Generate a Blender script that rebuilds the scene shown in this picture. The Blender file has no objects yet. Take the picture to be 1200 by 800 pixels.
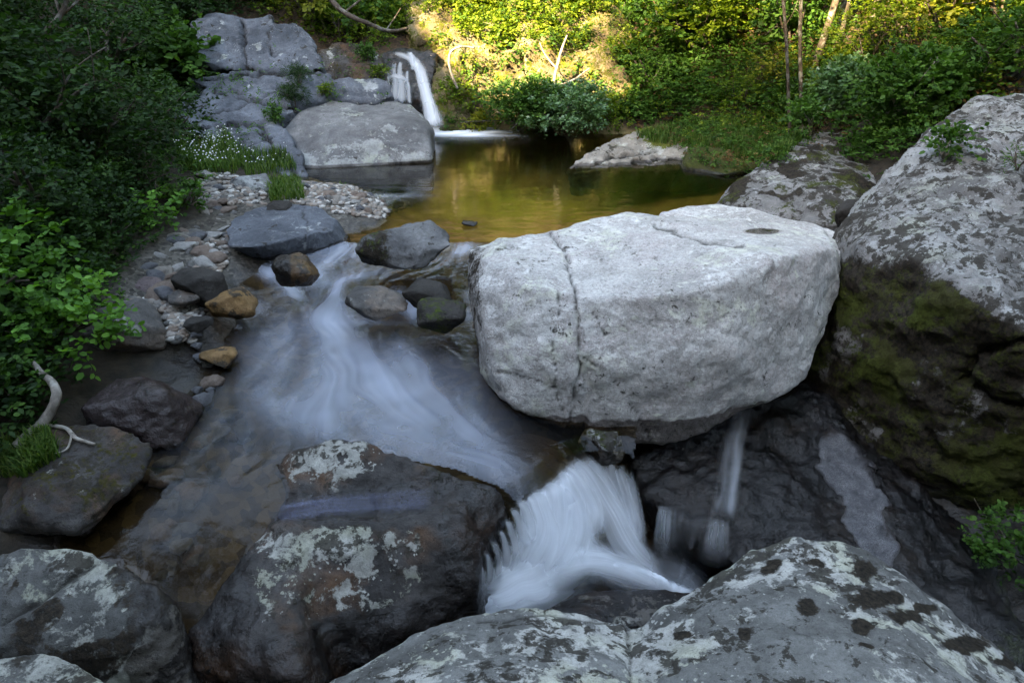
import bpy, bmesh, math, random
import numpy as np
from mathutils import Vector
R = math.radians
scene = bpy.context.scene
COL = scene.collection
# ---------------------------------------------------------------- camera, world, sun, exposure
CAM_H, PITCH, FPX = 2.6, 29.0, 800.0
cam_d = bpy.data.cameras.new('camera'); cam = bpy.data.objects.new('camera', cam_d); COL.objects.link(cam)
cam.location = (0, 0, CAM_H); cam.rotation_euler = (R(90 - PITCH), 0, 0)
cam_d.sensor_width = 36; cam_d.lens = 24; cam_d.clip_start = .05; cam_d.clip_end = 600
scene.camera = cam
SUN_EL = 35.0
SUN_AZ = (-.62, -.785)                                   # horizontal direction towards the sun
w = bpy.data.worlds.new('World'); scene.world = w; w.use_nodes = True
nt = w.node_tree; nt.nodes.clear()
sky = nt.nodes.new('ShaderNodeTexSky'); sky.sky_type = 'NISHITA'; sky.sun_disc = False
sky.sun_elevation = R(SUN_EL); sky.sun_rotation = math.atan2(SUN_AZ[0], SUN_AZ[1])
sky.air_density = 1.0; sky.dust_density = .6; sky.ozone_density = 1.0
bg = nt.nodes.new('ShaderNodeBackground'); bg.inputs[1].default_value = .15
wo = nt.nodes.new('ShaderNodeOutputWorld')
nt.links.new(sky.outputs[0], bg.inputs[0]); nt.links.new(bg.outputs[0], wo.inputs[0])
sl = bpy.data.lights.new('sun', 'SUN'); sl.energy = 3.7; sl.angle = R(.5); sl.color = (1, .86, .66)
so = bpy.data.objects.new('sun', sl); COL.objects.link(so)
sd = Vector((SUN_AZ[0] * math.cos(R(SUN_EL)), SUN_AZ[1] * math.cos(R(SUN_EL)), math.sin(R(SUN_EL))))
so.rotation_euler = sd.to_track_quat('Z', 'Y').to_euler()
vs = scene.view_settings; vs.view_transform = 'Standard'; vs.look = 'None'; vs.gamma = 1; vs.use_curve_mapping = False
vs.exposure = 3.9
vs.use_white_balance = True; vs.white_balance_temperature = 9300; vs.white_balance_tint = 10
scene.cycles.use_denoising = True
scene.cycles.max_bounces = 8; scene.cycles.diffuse_bounces = 3; scene.cycles.glossy_bounces = 3
scene.cycles.transparent_max_bounces = 12; scene.cycles.transmission_bounces = 3
scene.cycles.caustics_reflective = False; scene.cycles.caustics_refractive = False
scene.cycles.sample_clamp_indirect = 6
# ---------------------------------------------------------------- point helpers
CT, ST = math.cos(R(PITCH)), math.sin(R(PITCH))
def ray(px, py):
    u = (400 - py) / FPX
    return np.array([(px - 600) / FPX, CT + u * ST, -ST + u * CT])
def W(px, py, Y):                                        # point on the ray at ground distance Y
    d = ray(px, py); return np.array([0, 0, CAM_H]) + d * (Y / d[1])
def Zp(px, py, z):                                       # point on the ray at height z
    d = ray(px, py); return np.array([0, 0, CAM_H]) + d * ((z - CAM_H) / d[2])
def pix(P):
    q = P - np.array([0, 0, CAM_H]); f = q[:, 1] * CT - q[:, 2] * ST; u = q[:, 1] * ST + q[:, 2] * CT
    f = np.where(f < .05, .05, f); return 600 + FPX * q[:, 0] / f, 400 - FPX * u / f
# ---------------------------------------------------------------- noise
_r = np.random.RandomState(7); PERM = _r.permutation(256); PERM = np.concatenate([PERM, PERM, PERM])
_g = _r.normal(size=(256, 3)); GRAD = _g / np.linalg.norm(_g, axis=1)[:, None]
def gn(P):
    P = np.asarray(P, float); I = np.floor(P).astype(int); F = P - I; I &= 255
    U = F * F * F * (F * (F * 6 - 15) + 10); out = 0
    for a in (0, 1):
        wx = U[:, 0] if a else 1 - U[:, 0]; A = PERM[(I[:, 0] + a) & 255]
        for b in (0, 1):
            wy = U[:, 1] if b else 1 - U[:, 1]; B = PERM[A + ((I[:, 1] + b) & 255)]
            for c in (0, 1):
                wz = U[:, 2] if c else 1 - U[:, 2]; g = GRAD[PERM[B + ((I[:, 2] + c) & 255)] & 255]
                out = out + wx * wy * wz * (g[:, 0] * (F[:, 0] - a) + g[:, 1] * (F[:, 1] - b) + g[:, 2] * (F[:, 2] - c))
    return out * 1.6
def fbm(P, s=1., o=4, seed=0, rough=.5):
    t = 0; a = 1; Q = np.asarray(P) / s + seed * 17.31
    for i in range(o): t = t + a * gn(Q); a *= rough; Q = Q * 2.03 + 5.7
    return t
def ridge(P, s=1., o=3, seed=0):
    t = 0; a = 1; Q = np.asarray(P) / s + seed * 9.13
    for i in range(o): t = t + a * (1 - 2 * np.abs(gn(Q))); a *= .5; Q = Q * 2.1 + 3.1
    return t - .6
def sstep(a, b, x): t = np.clip((x - a) / (b - a), 0, 1); return t * t * (3 - 2 * t)
def polydist(X, Y, pts):
    d = np.full(X.shape, 1e9)
    for (x0, y0), (x1, y1) in zip(pts[:-1], pts[1:]):
        dx, dy = x1 - x0, y1 - y0; t = np.clip(((X - x0) * dx + (Y - y0) * dy) / (dx * dx + dy * dy + 1e-9), 0, 1)
        d = np.minimum(d, np.hypot(X - x0 - t * dx, Y - y0 - t * dy))
    return d
def inpoly(X, Y, pts):
    c = np.zeros(X.shape, bool); n = len(pts)
    for i in range(n):
        x0, y0 = pts[i]; x1, y1 = pts[(i + 1) % n]
        k = (y0 > Y) != (y1 > Y)
        c ^= k & (X < (x1 - x0) * (Y - y0) / ((y1 - y0) if y1 != y0 else 1e-9) + x0)
    return c
def rbf(ctrl, X, Y):
    C = np.array(ctrl, float); D = np.hypot(C[:, None, 0] - C[None, :, 0], C[:, None, 1] - C[None, :, 1])
    n = len(C); A = np.zeros((n + 3, n + 3)); A[:n, :n] = D + np.eye(n) * 1e-6
    A[:n, n] = 1; A[:n, n + 1:] = C[:, :2]; A[n, :n] = 1; A[n + 1:, :n] = C[:, :2].T
    wts = np.linalg.solve(A, np.concatenate([C[:, 2], [0, 0, 0]]))
    out = wts[n] + wts[n + 1] * X + wts[n + 2] * Y
    for i in range(n): out = out + wts[i] * np.hypot(X - C[i, 0], Y - C[i, 1])
    return out
# ---------------------------------------------------------------- object helpers
def tag(o, label=None, cat=None, group=None, kind=None):
    if label: o['label'] = label
    if cat: o['category'] = cat
    if group: o['group'] = group
    if kind: o['kind'] = kind
    return o
def mesh_np(name, V, F, mat=None, attrs=None, uv=None, smooth=True):
    """V (n,3); F (m,k) array of equal-size faces, or list of such arrays"""
    if not isinstance(F, list): F = [F]
    me = bpy.data.meshes.new(name)
    me.vertices.add(len(V)); me.vertices.foreach_set('co', np.ascontiguousarray(V, dtype=np.float32).ravel())
    loops = np.concatenate([f.ravel() for f in F]); tot = np.concatenate([np.full(len(f), f.shape[1]) for f in F])
    st = np.concatenate([[0], np.cumsum(tot)[:-1]])
    me.loops.add(len(loops)); me.loops.foreach_set('vertex_index', loops.astype(np.int32))
    me.polygons.add(len(tot)); me.polygons.foreach_set('loop_start', st.astype(np.int32)); me.polygons.foreach_set('loop_total', tot.astype(np.int32))
    me.polygons.foreach_set('use_smooth', np.full(len(tot), smooth))
    me.update(calc_edges=True)
    for k, a in (attrs or {}).items():
        at = me.attributes.new(k, 'FLOAT', 'POINT'); at.data.foreach_set('value', np.asarray(a, dtype=np.float32))
    if uv is not None:
        l = me.uv_layers.new(name='UVMap'); l.data.foreach_set('uv', np.ascontiguousarray(uv[loops], dtype=np.float32).ravel())
    if mat: me.materials.append(mat)
    return me
def link(name, me, parent=None, loc=(0, 0, 0)):
    o = bpy.data.objects.new(name, me); COL.objects.link(o); o.location = loc
    if parent: o.parent = parent
    return o
def empty(name, loc): return link(name, None, None, tuple(loc))
def tube(pts, rad, sides=8, jit=0, seed=0):
    """tapered tube as V, F"""
    pts = np.array(pts, float); n = len(pts); rad = np.interp(np.linspace(0, 1, n), np.linspace(0, 1, len(rad)), rad)
    T = np.gradient(pts, axis=0); T /= np.linalg.norm(T, axis=1)[:, None] + 1e-9
    up = np.array([0, 0, 1.]) if abs(T[0][2]) < .8 else np.array([1., 0, 0])
    V = []; rs = np.random.RandomState(seed)
    ang = np.linspace(0, 2 * np.pi, sides, endpoint=False)
    for i in range(n):
        a = np.cross(T[i], up); a /= np.linalg.norm(a); b = np.cross(T[i], a)
        rr = rad[i] * (1 + jit * rs.normal(size=sides))
        V.append(pts[i] + rr[:, None] * (np.cos(ang)[:, None] * a + np.sin(ang)[:, None] * b))
    V = np.concatenate(V); F = []
    for i in range(n - 1):
        for j in range(sides):
            k = (j + 1) % sides; F.append((i * sides + j, i * sides + k, (i + 1) * sides + k, (i + 1) * sides + j))
    V = np.concatenate([V, pts[:1], pts[-1:]]); c0, c1 = len(V) - 2, len(V) - 1
    T3 = [(c0, (j + 1) % sides, j) for j in range(sides)] + [(c1, (n - 1) * sides + j, (n - 1) * sides + (j + 1) % sides) for j in range(sides)]
    return V, [np.array(F), np.array(T3)]
def join(parts):
    Vs, Q, T, o = [], [], [], 0
    for V, Fs in parts:
        Vs.append(V)
        for f in (Fs if isinstance(Fs, list) else [Fs]): (Q if f.shape[1] == 4 else T).append(f + o)
        o += len(V)
    F = []
    if Q: F.append(np.concatenate(Q))
    if T: F.append(np.concatenate(T))
    return np.concatenate(Vs), F
def wav(pts, n=24, amp=.03, s=.3, seed=0):
    """smooth resample of a polyline with a little wander"""
    P = np.array(pts, float); t = np.linspace(0, len(P) - 1, n); out = []
    for u in t:
        i = min(int(u), len(P) - 2); f = u - i; p0 = P[max(i - 1, 0)]; p1 = P[i]; p2 = P[i + 1]; p3 = P[min(i + 2, len(P) - 1)]
        out.append(.5 * ((2 * p1) + (-p0 + p2) * f + (2 * p0 - 5 * p1 + 4 * p2 - p3) * f * f + (-p0 + 3 * p1 - 3 * p2 + p3) * f ** 3))
    out = np.array(out)
    if amp:
        for k in range(3): out[:, k] += amp * fbm(out, s, 2, seed + k * 7) * np.linspace(.2, 1, n)
    return out
# ---------------------------------------------------------------- node helper
class NT:
    def __init__(s, name):
        s.m = bpy.data.materials.new(name); s.m.use_nodes = True; s.t = s.m.node_tree; s.t.nodes.clear()
        s.out = s.t.nodes.new('ShaderNodeOutputMaterial'); s.tc = None
    def n(s, typ, **kw):
        x = s.t.nodes.new(typ)
        for k, v in kw.items(): setattr(x, k, v)
        return x
    def set(s, sock, v):
        if hasattr(v, 'is_linked') or isinstance(v, bpy.types.NodeSocket): s.t.links.new(v, sock)
        elif v is not None:
            if isinstance(v, (tuple, list)) and len(v) == 3 and sock.type == 'RGBA': v = (*v, 1)
            sock.default_value = v
    def obj(s):
        if not s.tc: s.tc = s.n('ShaderNodeTexCoord')
        return s.tc.outputs['Object']
    def attr(s, name): a = s.n('ShaderNodeAttribute', attribute_name=name); return a.outputs['Fac']
    def map(s, vec, scale=(1, 1, 1), loc=(0, 0, 0), rot=(0, 0, 0)):
        m = s.n('ShaderNodeMapping'); s.set(m.inputs[0], vec); m.inputs['Scale'].default_value = scale; m.inputs['Location'].default_value = loc
        m.inputs['Rotation'].default_value = rot; return m.outputs[0]
    def noise(s, scale, detail=4, rough=.55, vec=None, dist=0, color=False):
        x = s.n('ShaderNodeTexNoise'); s.set(x.inputs['Vector'], vec or s.obj()); x.inputs['Scale'].default_value = scale
        x.inputs['Detail'].default_value = detail; x.inputs['Roughness'].default_value = rough; x.inputs['Distortion'].default_value = dist
        return x.outputs['Color' if color else 'Fac']
    def vor(s, scale, feature='F1', vec=None, out='Distance', rnd=1):
        x = s.n('ShaderNodeTexVoronoi', feature=feature); s.set(x.inputs['Vector'], vec or s.obj()); x.inputs['Scale'].default_value = scale
        x.inputs['Randomness'].default_value = rnd; return x.outputs[out]
    def ramp(s, f, *st, interp='LINEAR'):
        x = s.n('ShaderNodeValToRGB'); s.set(x.inputs[0], f); e = x.color_ramp.elements; x.color_ramp.interpolation = interp
        while len(e) < len(st): e.new(.5)
        for i, (p, c) in enumerate(st):
            e[i].position = p; e[i].color = (c, c, c, 1) if isinstance(c, (int, float)) else (*c, 1)
        return x.outputs[0]
    def mix(s, f, a, b, mode='MIX'):
        x = s.n('ShaderNodeMix', data_type='RGBA', blend_type=mode); s.set(x.inputs[0], f); s.set(x.inputs[6], a); s.set(x.inputs[7], b); return x.outputs[2]
    def mat(s, op, a, b=0., c=None, clamp=False):
        x = s.n('ShaderNodeMath', operation=op); x.use_clamp = clamp; s.set(x.inputs[0], a); s.set(x.inputs[1], b)
        if c is not None: s.set(x.inputs[2], c)
        return x.outputs[0]
    def step(s, f, lo, hi): return s.ramp(f, (max(0, lo), 0.), (min(1, hi), 1.))
    def bump(s, h, dist, strength=1., nrm=None):
        x = s.n('ShaderNodeBump'); s.set(x.inputs['Height'], h); x.inputs['Distance'].default_value = dist; s.set(x.inputs['Strength'], strength)
        if nrm: s.set(x.inputs['Normal'], nrm)
        return x.outputs[0]
    def done(s, sh): s.t.links.new(sh, s.out.inputs[0]); return s.m
    def pbr(s, col, rough, nrm=None, spec=.4, sub=None):
        p = s.n('ShaderNodeBsdfPrincipled'); s.set(p.inputs['Base Color'], col); s.set(p.inputs['Roughness'], rough)
        s.set(p.inputs['Specular IOR Level'], spec)
        if nrm: s.set(p.inputs['Normal'], nrm)
        return p.outputs[0]
# ---------------------------------------------------------------- rock materials
def rock_mat(name, base, dark, lichen=(.42, .44, .40), lich=.35, lich_scale=9., speck=.5, blotch=.4, blackl=.2,
             moss_col=(.05, .075, .012), moss_base=0., rough=.85, veins=0., tan=None, bump=1.0, fine=1.0, wrough=.09, wspec=.38):
    """weathered granite. vertex attributes: wet, moss, bare, crack, stain (all optional)"""
    s = NT(name); ob = s.obj()
    wet, moss, bare, crack, stain = (s.attr(k) for k in ('wet', 'moss', 'bare', 'crack', 'stain'))
    n1 = s.noise(1.7, 5, .6, dist=.4); n2 = s.noise(7, 6, .65); n3 = s.noise(38, 4, .7); n4 = s.noise(160, 2, .6)
    c = s.mix(s.step(n1, .36, .66), dark, base)
    c = s.mix(s.mat('MULTIPLY', s.step(n2, .45, .7), blotch), c, tuple(v * .5 for v in dark))
    if tan: c = s.mix(s.mat('MULTIPLY', s.step(s.noise(2.6, 4, .6, vec=s.map(ob, loc=(7, 3, 1))), .48, .68), .7), c, tan)
    gr = s.ramp(n4, (.3, .62), (.5, 1.), (.72, 1.35)); c = s.mix(speck, c, s.mix(1., c, gr, 'MULTIPLY'))
    gr2 = s.ramp(n3, (.3, .6), (.5, 1.), (.7, 1.3)); c = s.mix(speck, c, s.mix(1., c, gr2, 'MULTIPLY'))
    if veins:
        v = s.ramp(s.mat('ABSOLUTE', s.mat('SUBTRACT', s.noise(2.2, 3, .5, dist=.8), .5)), (0., 1.), (.012, 0.))
        c = s.mix(s.mat('MULTIPLY', v, veins), c, (.42, .42, .42))
    # crustose lichen: ragged sheets plus scattered round colonies, both grouped by a broad mask
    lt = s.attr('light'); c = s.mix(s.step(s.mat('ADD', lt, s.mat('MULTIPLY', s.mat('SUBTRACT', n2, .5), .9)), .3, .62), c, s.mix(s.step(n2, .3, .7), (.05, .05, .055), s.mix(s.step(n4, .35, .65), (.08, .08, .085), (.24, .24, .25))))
    grp = s.noise(1.3, 4, .6, vec=s.map(ob, loc=(3.3, 1.7, 8.1))); grp2 = s.noise(1.9, 4, .6, vec=s.map(ob, loc=(9.3, 4.7, 2.1)))
    amt = s.mat('SUBTRACT', s.mat('ADD', s.mat('MULTIPLY', s.mat('SUBTRACT', grp, .5), .6), (lich - .5) * .35), s.mat('MULTIPLY', bare, .5))
    nA = s.noise(lich_scale * .5, 9, .7, vec=s.map(ob, loc=(2, 6, 1)), dist=.25)
    lA = s.step(s.mat('ADD', nA, amt), .50, .545)
    wv = s.mix(.05, ob, s.noise(14, 4, .6, color=True), 'ADD'); cell = s.vor(lich_scale * 1.9, 'F1', vec=wv)
    rag = s.mat('MULTIPLY', s.mat('SUBTRACT', n3, .5), .7)
    lB = s.step(s.mat('ADD', s.mat('SUBTRACT', s.mat('ADD', s.mat('MULTIPLY', amt, 2.2), .24), cell), rag), .0, .07)
    lm = s.mat('MAXIMUM', lA, lB)
    lc = s.mix(s.step(n2, .35, .65), lichen, tuple(v * .68 for v in lichen)); lc = s.mix(s.step(s.noise(3, 2, .5), .5, .62), lc, s.mix(1., lc, (.93, .95, .84), 'MULTIPLY'))
    lc = s.mix(.5, lc, s.mix(1., lc, gr, 'MULTIPLY')); lc = s.mix(.5, lc, s.mix(1., lc, gr2, 'MULTIPLY'))
    c = s.mix(s.mat('MULTIPLY', lm, .88), c, lc)
    nB = s.noise(lich_scale * .8, 8, .68, vec=s.map(ob, loc=(8, 1, 5)), dist=.3)
    bm_ = s.step(s.mat('ADD', nB, s.mat('ADD', s.mat('MULTIPLY', s.mat('SUBTRACT', grp2, .5), .6), (blackl - .5) * .35)), .52, .56)
    c = s.mix(s.mat('MULTIPLY', bm_, .9), c, s.mix(n3, (.012, .011, .009), (.06, .052, .042)))
    sn = s.step(s.mat('ADD', stain, s.mat('ADD', s.mat('MULTIPLY', s.mat('SUBTRACT', n2, .5), 1.0), s.mat('MULTIPLY', s.mat('SUBTRACT', n3, .5), .8))), .42, .62)
    c = s.mix(sn, c, s.mix(s.step(n3, .35, .65), (.010, .009, .008), (.045, .036, .027)))
    mm = s.mat('ADD', moss, moss_base)
    mm = s.mat('ADD', mm, s.mat('MULTIPLY', s.mat('MULTIPLY', s.mat('SUBTRACT', s.noise(26, 5, .75, vec=s.map(ob, loc=(4, 1, 2))), .5), 1.3), s.step(mm, .02, .2)))
    mmask = s.step(s.mat('ADD', mm, s.mat('MULTIPLY', s.mat('SUBTRACT', s.noise(5, 6, .7, vec=s.map(ob, loc=(1, 5, 9))), .5), 1.3)), .45, .62)
    mc = s.mix(s.step(n3, .3, .7), tuple(v * .45 for v in moss_col), tuple(v * 1.5 for v in moss_col))
    mc = s.mix(s.step(s.noise(2.5, 3, .6), .4, .65), mc, s.mix(.6, mc, (.045, .038, .02)))
    c = s.mix(s.mat('MULTIPLY', mmask, s.step(mm, .02, .2)), c, mc)
    c = s.mix(s.mat('MULTIPLY', crack, .85), c, (.02, .018, .015))
    wn = s.step(s.mat('ADD', wet, s.mat('MULTIPLY', s.mat('SUBTRACT', n2, .5), .5)), .35, .65)
    wc = s.mix(1., c, (.27, .245, .24), 'MULTIPLY')
    c = s.mix(wn, c, wc)
    rg = s.mix(wn, s.mix(n3, (rough - .1,) * 3, (min(1, rough + .12),) * 3), s.mix(n2, (wrough,) * 3, (wrough + .22,) * 3))
    b = s.bump(n1, .07 * bump, .5); b = s.bump(n2, .045 * bump, .6, b); b = s.bump(n3, .014 * bump * fine, .7, b); b = s.bump(n4, .0035 * bump, .6, b); b = s.bump(lm, .004, .6, b)
    pit = s.step(s.noise(22, 5, .75, vec=s.map(ob, loc=(5, 5, 2))), .30, .40); c = s.mix(s.mat('MULTIPLY', s.mat('SUBTRACT', 1., pit), .7), c, s.mix(1., c, (.35, .33, .30), 'MULTIPLY')); b = s.bump(pit, .012, .6, b)
    b = s.bump(mmask, .012, s.mat('MULTIPLY', mmask, .8), b)
    return s.done(s.pbr(c, rg, b, spec=s.mix(wn, (.12,) * 3, (wspec,) * 3)))
def ground_mat():
    s = NT('ground'); ob = s.obj(); bed = s.attr('bed'); wet = s.attr('wet'); lit = s.attr('litter')
    n1 = s.noise(1.3, 5, .6); n2 = s.noise(9, 5, .65); n3 = s.noise(45, 4, .7)
    earth = s.mix(s.step(n2, .35, .65), (.010, .008, .005), (.035, .025, .015))
    leafc = s.ramp(s.vor(26, 'F1', out='Color'), (0., (.02, .012, .006)), (.5, (.06, .03, .014)), (1., (.15, .08, .035)))
    earth = s.mix(s.mat('MULTIPLY', s.step(n3, .4, .6), lit), earth, leafc)
    grc = s.ramp(s.vor(34, 'F1', out='Color'), (0., (.015, .013, .011)), (.35, (.05, .045, .038)), (.7, (.10, .09, .075)), (1., (.16, .145, .125)))
    bedc = s.ramp(s.vor(13, 'F1', out='Color', vec=s.mix(.05, ob, s.noise(8, 3, .6, color=True), 'ADD')), (0., (.02, .015, .008)), (.4, (.06, .042, .02)), (.75, (.13, .095, .045)), (1., (.10, .085, .06)))
    bedc = s.mix(s.step(n1, .35, .65), s.mix(1., bedc, (.5, .48, .42), 'MULTIPLY'), bedc)
    grv = s.attr('gravel')
    c = s.mix(grv, earth, grc); c = s.mix(bed, c, bedc)
    c = s.mix(s.mat('MULTIPLY', s.attr('sand_glow'), .8), c, s.mix(s.step(n1, .3, .7), (.16, .11, .045), (.42, .32, .14)))  # golden sand, spread over the pool bed to replace the cliff's golden reflection
    c = s.mix(wet, c, s.mix(1., c, (.42, .38, .36), 'MULTIPLY'))
    hgt = s.vor(34, 'F1'); b = s.bump(n2, .05, .6); b = s.bump(n3, .012, .6, b); b = s.bump(hgt, .02, s.mat('MULTIPLY', grv, -.8), b)
    return s.done(s.pbr(c, s.mix(wet, (.9,) * 3, (.3,) * 3), b))
# ---------------------------------------------------------------- ground
G = [ # x, y, z
 (-1.3,5,-.48),(-.6,4.5,-.55),(-.2,4,-.6),(-1.9,4.2,-.5),(-2.2,3.3,-.58),(-2.0,2.3,-1.05),(-2,1.6,-1.4),(-.8,6,-.42),(-1.9,5.9,-.36),(-1.4,6.4,-.28),(-2.3,6.0,-.26),(-1,3.3,-.95),(0,3.25,-1.5),(.5,3.3,-1.6),(.3,2.7,-1.7),
 (1.2,3.2,-1.75),(0,2,-1.7),(2.5,3,-1.75),(1.5,4.5,-1.2),(0,5.5,-.45),(1,5.5,-.6),(.3,3.9,-.75),(.9,4.0,-1.1),(2.2,4.2,-1.3),(3.2,4.6,-1.0),
 (-1.1,7.1,-.16),(-.3,6.8,-.22),(0,7.5,-.35),(1.5,8,-.6),(0,10,-.9),(-1.5,9,-.6),(2.5,10,-.5),(0,11.8,-.5),(-2.6,9.8,-.3),(2.9,8.2,-.2),(3.6,8.3,.15),(3.8,10.6,-.2),(4.6,10.8,.25),
 (-2.2,6.9,.06),(-3.2,6.6,.2),(-1.75,8.2,.07),(-2.1,8.7,.1),(-3.0,8.0,.22),(-1.6,7.4,.03),(-2.9,6.1,.08),(-2.75,5.3,-.08),(-2.7,4.8,-.18),(-2.85,4.2,-.2),(-3.0,3.5,-.28),(-2.95,2.9,-.38),(-2.8,2.3,-.6),
 (-3.4,5,.1),(-3.3,4.2,-.02),(-3.5,3.4,.1),(-3.5,2.5,.1),(-4,6,.55),(-4.1,7.5,.55),(-4.6,5,1.2),(-4.3,4,.9),(-4.2,3,.8),(-5.2,8,1.5),(-6,6,2.7),(-6,4,2.7),(-8,6,5),(-8,10,5),(-4.4,10,.4),(-3.6,11.5,.4),(-4.4,13,.9),(-5.3,11.5,.4),(-5.0,10,.45),(-5.2,12.9,.8),(-6.4,11,1.9),(-5.9,13.6,1.6),(-7.4,12,3.4),(-12,8,9),(-12,0,9),(-25,8,20),
 (4,9,.5),(5,8,1.2),(7,8,2.6),(4.5,6,.3),(6.2,5,1.2),(8,6,3.2),(4.0,11.3,.2),(5,12,1.0),(8,12,3.6),(4,3,-1.0),(6,3,.5),(12,8,7),(25,8,18),(3.2,6.9,-.3),(2.6,5.6,-.7),
 (0,12.7,.1),(1,13.8,.55),(-.3,13.8,.6),(1,15.4,2.2),(2.4,13.8,.9),(-1.3,12.3,-.4),(-2.2,14,1.25),(1.6,12.4,.1),(2.6,12.5,.2),(0,15,2.6),(4,14,2),(8,16,5),(0,20,7),(-6,16,4),(-6,20,7),(8,22,9),(0,30,13),(0,60,26),(-2,13.1,1.0),(-3.4,14.3,1.2),
 (0,0,-1.2),(0,-3,-.5),(-3,0,.2),(3,0,-.6),(0,-10,2),(-8,-8,6),(8,-10,5),(0,-25,6),(-60,60,40),(60,60,40),(-60,-60,30),(60,-60,30),(60,0,35),(-60,0,40)]
def ghz(X, Y, rough=True):
    Z = rbf(G, X, Y)
    a = X * SUN_AZ[0] + Y * SUN_AZ[1]; l = X * SUN_AZ[1] - Y * SUN_AZ[0]
    Hc = 22.7 + 1.2 * np.sin(l * .55) + .7 * np.sin(l * 1.37 + 1) + .4 * np.sin(l * 3.1) - 1.1 * np.exp(-((l - 8.6) / 1.5) ** 2)  # unseen ridge added sunward, crest shaped to set the foreground's shade edge
    q = sstep(3, 22, a); Z = Z + q * (Hc * (1 - .35 * sstep(24, 60, a)) - Z)
    if rough:
        P = np.stack([X, Y, X * 0], -1).reshape(-1, 3)
        n = (.035 * fbm(P, .7, 4, 3) + .018 * ridge(P, .25, 2, 5)).reshape(X.shape)
        far = sstep(3.5, 7, np.hypot(X, Y - 6)); n2 = fbm(P, 2.2, 4, 9).reshape(X.shape)
        Z = Z + n + far * .22 * n2
    return Z
def axis(lo, hi, flo, fhi, fine, grow=1.13):
    a = list(np.arange(flo, fhi, fine)); s = fine
    while a[-1] < hi: s *= grow; a.append(a[-1] + s)
    s = fine
    while a[0] > lo: s *= grow; a.insert(0, a[0] - s)
    return np.array(a)
gx = axis(-130, 130, -4.6, 4.6, .035); gy = axis(-130, 130, 1.2, 9.6, .035)
GX, GY = np.meshgrid(gx, gy); GZ = ghz(GX, GY)
WCT = [(-1.5,6.9,0),(-.6,6.9,0),(.2,6.6,0),(1,6.6,0),(-1.9,6.35,-.05),(-2.6,6,-.1),(-1.2,6.35,-.05),(-1.8,5.75,-.15),(-1,5.75,-.18),(-.4,5.75,-.18),(.3,5.9,-.1),(-1.6,5.2,-.23),(-1,5,-.26),(-.5,4.8,-.28),(.2,4.8,-.28),
 (-2.4,5,-.24),(-2.1,4.6,-.29),(-2,4,-.34),(-1,4.2,-.33),(-.3,4.1,-.34),(0,3.8,-.36),(.25,3.7,-.38),(.8,3.85,-.40),(0,3.35,-.41),(-1,3.4,-.38),(-2.2,3.2,-.43),(-2.1,2.8,-.52),(-2,2.3,-.8),(-2,1.8,-1.15),(-3,3,-.45),(-3,2,-.95),(-3,5,-.2),
 (-3,8,0),(-3,12,0),(3,12,0),(0,9,0),(5,9,0),(5,6.8,0),(-1,7.6,0),(1,7.6,0),(0,13.5,0),(-5,13,0),(-5,7,0)]
def wlev(X, Y):
    z = rbf(WCT, X, Y); return np.where(Y > 7.2, 0, np.minimum(z, 0) * sstep(7.2, 6.6, Y))
def idx(F_w, F_h):
    a = (np.arange(F_h - 1)[:, None] * F_w + np.arange(F_w - 1)[None, :]).ravel()
    return np.stack([a, a + 1, a + F_w + 1, a + F_w], 1)
WL = wlev(GX, GY)
gv = np.stack([GX, GY, GZ], -1).reshape(-1, 3)
under = sstep(.03, -.05, GZ - WL) * (GY > 1.5) * (GY < 13) * (GX > -4) * (GX < 5)
wetm = sstep(.12, .02, GZ - WL) * (GY > 1.5) * (GY < 13) * (GX > -4) * (GX < 5)
grav = sstep(1.1, .5, np.abs(GX + 2.4 + (GY - 7) * -.25)) * sstep(4.6, 5.2, GY) * sstep(9.3, 8.6, GY) * (1 - under)
under = under * (1 - sstep(.9, 1.3, GX) * sstep(6.3, 5.8, GY))
gat = dict(sand_glow=(under * sstep(6.7, 7.4, GY)).ravel(), bed=under.ravel(), wet=(wetm * (1 - .9 * under)).ravel(), gravel=grav.ravel(),
           litter=sstep(8, 12, GY).ravel() * .9)
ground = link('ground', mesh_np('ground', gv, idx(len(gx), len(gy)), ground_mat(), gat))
tag(ground, kind='structure')
def gz(x, y): return float(ghz(np.array([[x]]), np.array([[y]]))[0, 0])
# ---------------------------------------------------------------- rocks
def hull_mesh(hulls):
    bm = bmesh.new()
    for h in hulls:
        vs_ = [bm.verts.new(tuple(p)) for p in h]
        r = bmesh.ops.convex_hull(bm, input=vs_, use_existing_faces=False)
        bad = [v for v in r['geom_interior'] if isinstance(v, bmesh.types.BMVert)]
        bad += [v for v in r['geom_unused'] if isinstance(v, bmesh.types.BMVert) and v not in bad]
        if bad: bmesh.ops.delete(bm, geom=list(set(bad)), context='VERTS')
    bmesh.ops.recalc_face_normals(bm, faces=bm.faces)
    me = bpy.data.meshes.new('tmp'); bm.to_mesh(me); bm.free(); return me
def lap(V, E, n):
    N = len(V); deg = np.bincount(E.ravel(), minlength=N).astype(float); deg[deg == 0] = 1
    for _ in range(n):
        S = np.stack([np.bincount(E[:, 0], V[E[:, 1], k], N) + np.bincount(E[:, 1], V[E[:, 0], k], N) for k in range(3)], 1)
        V = V * .4 + .6 * S / deg[:, None]
    return V
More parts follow.
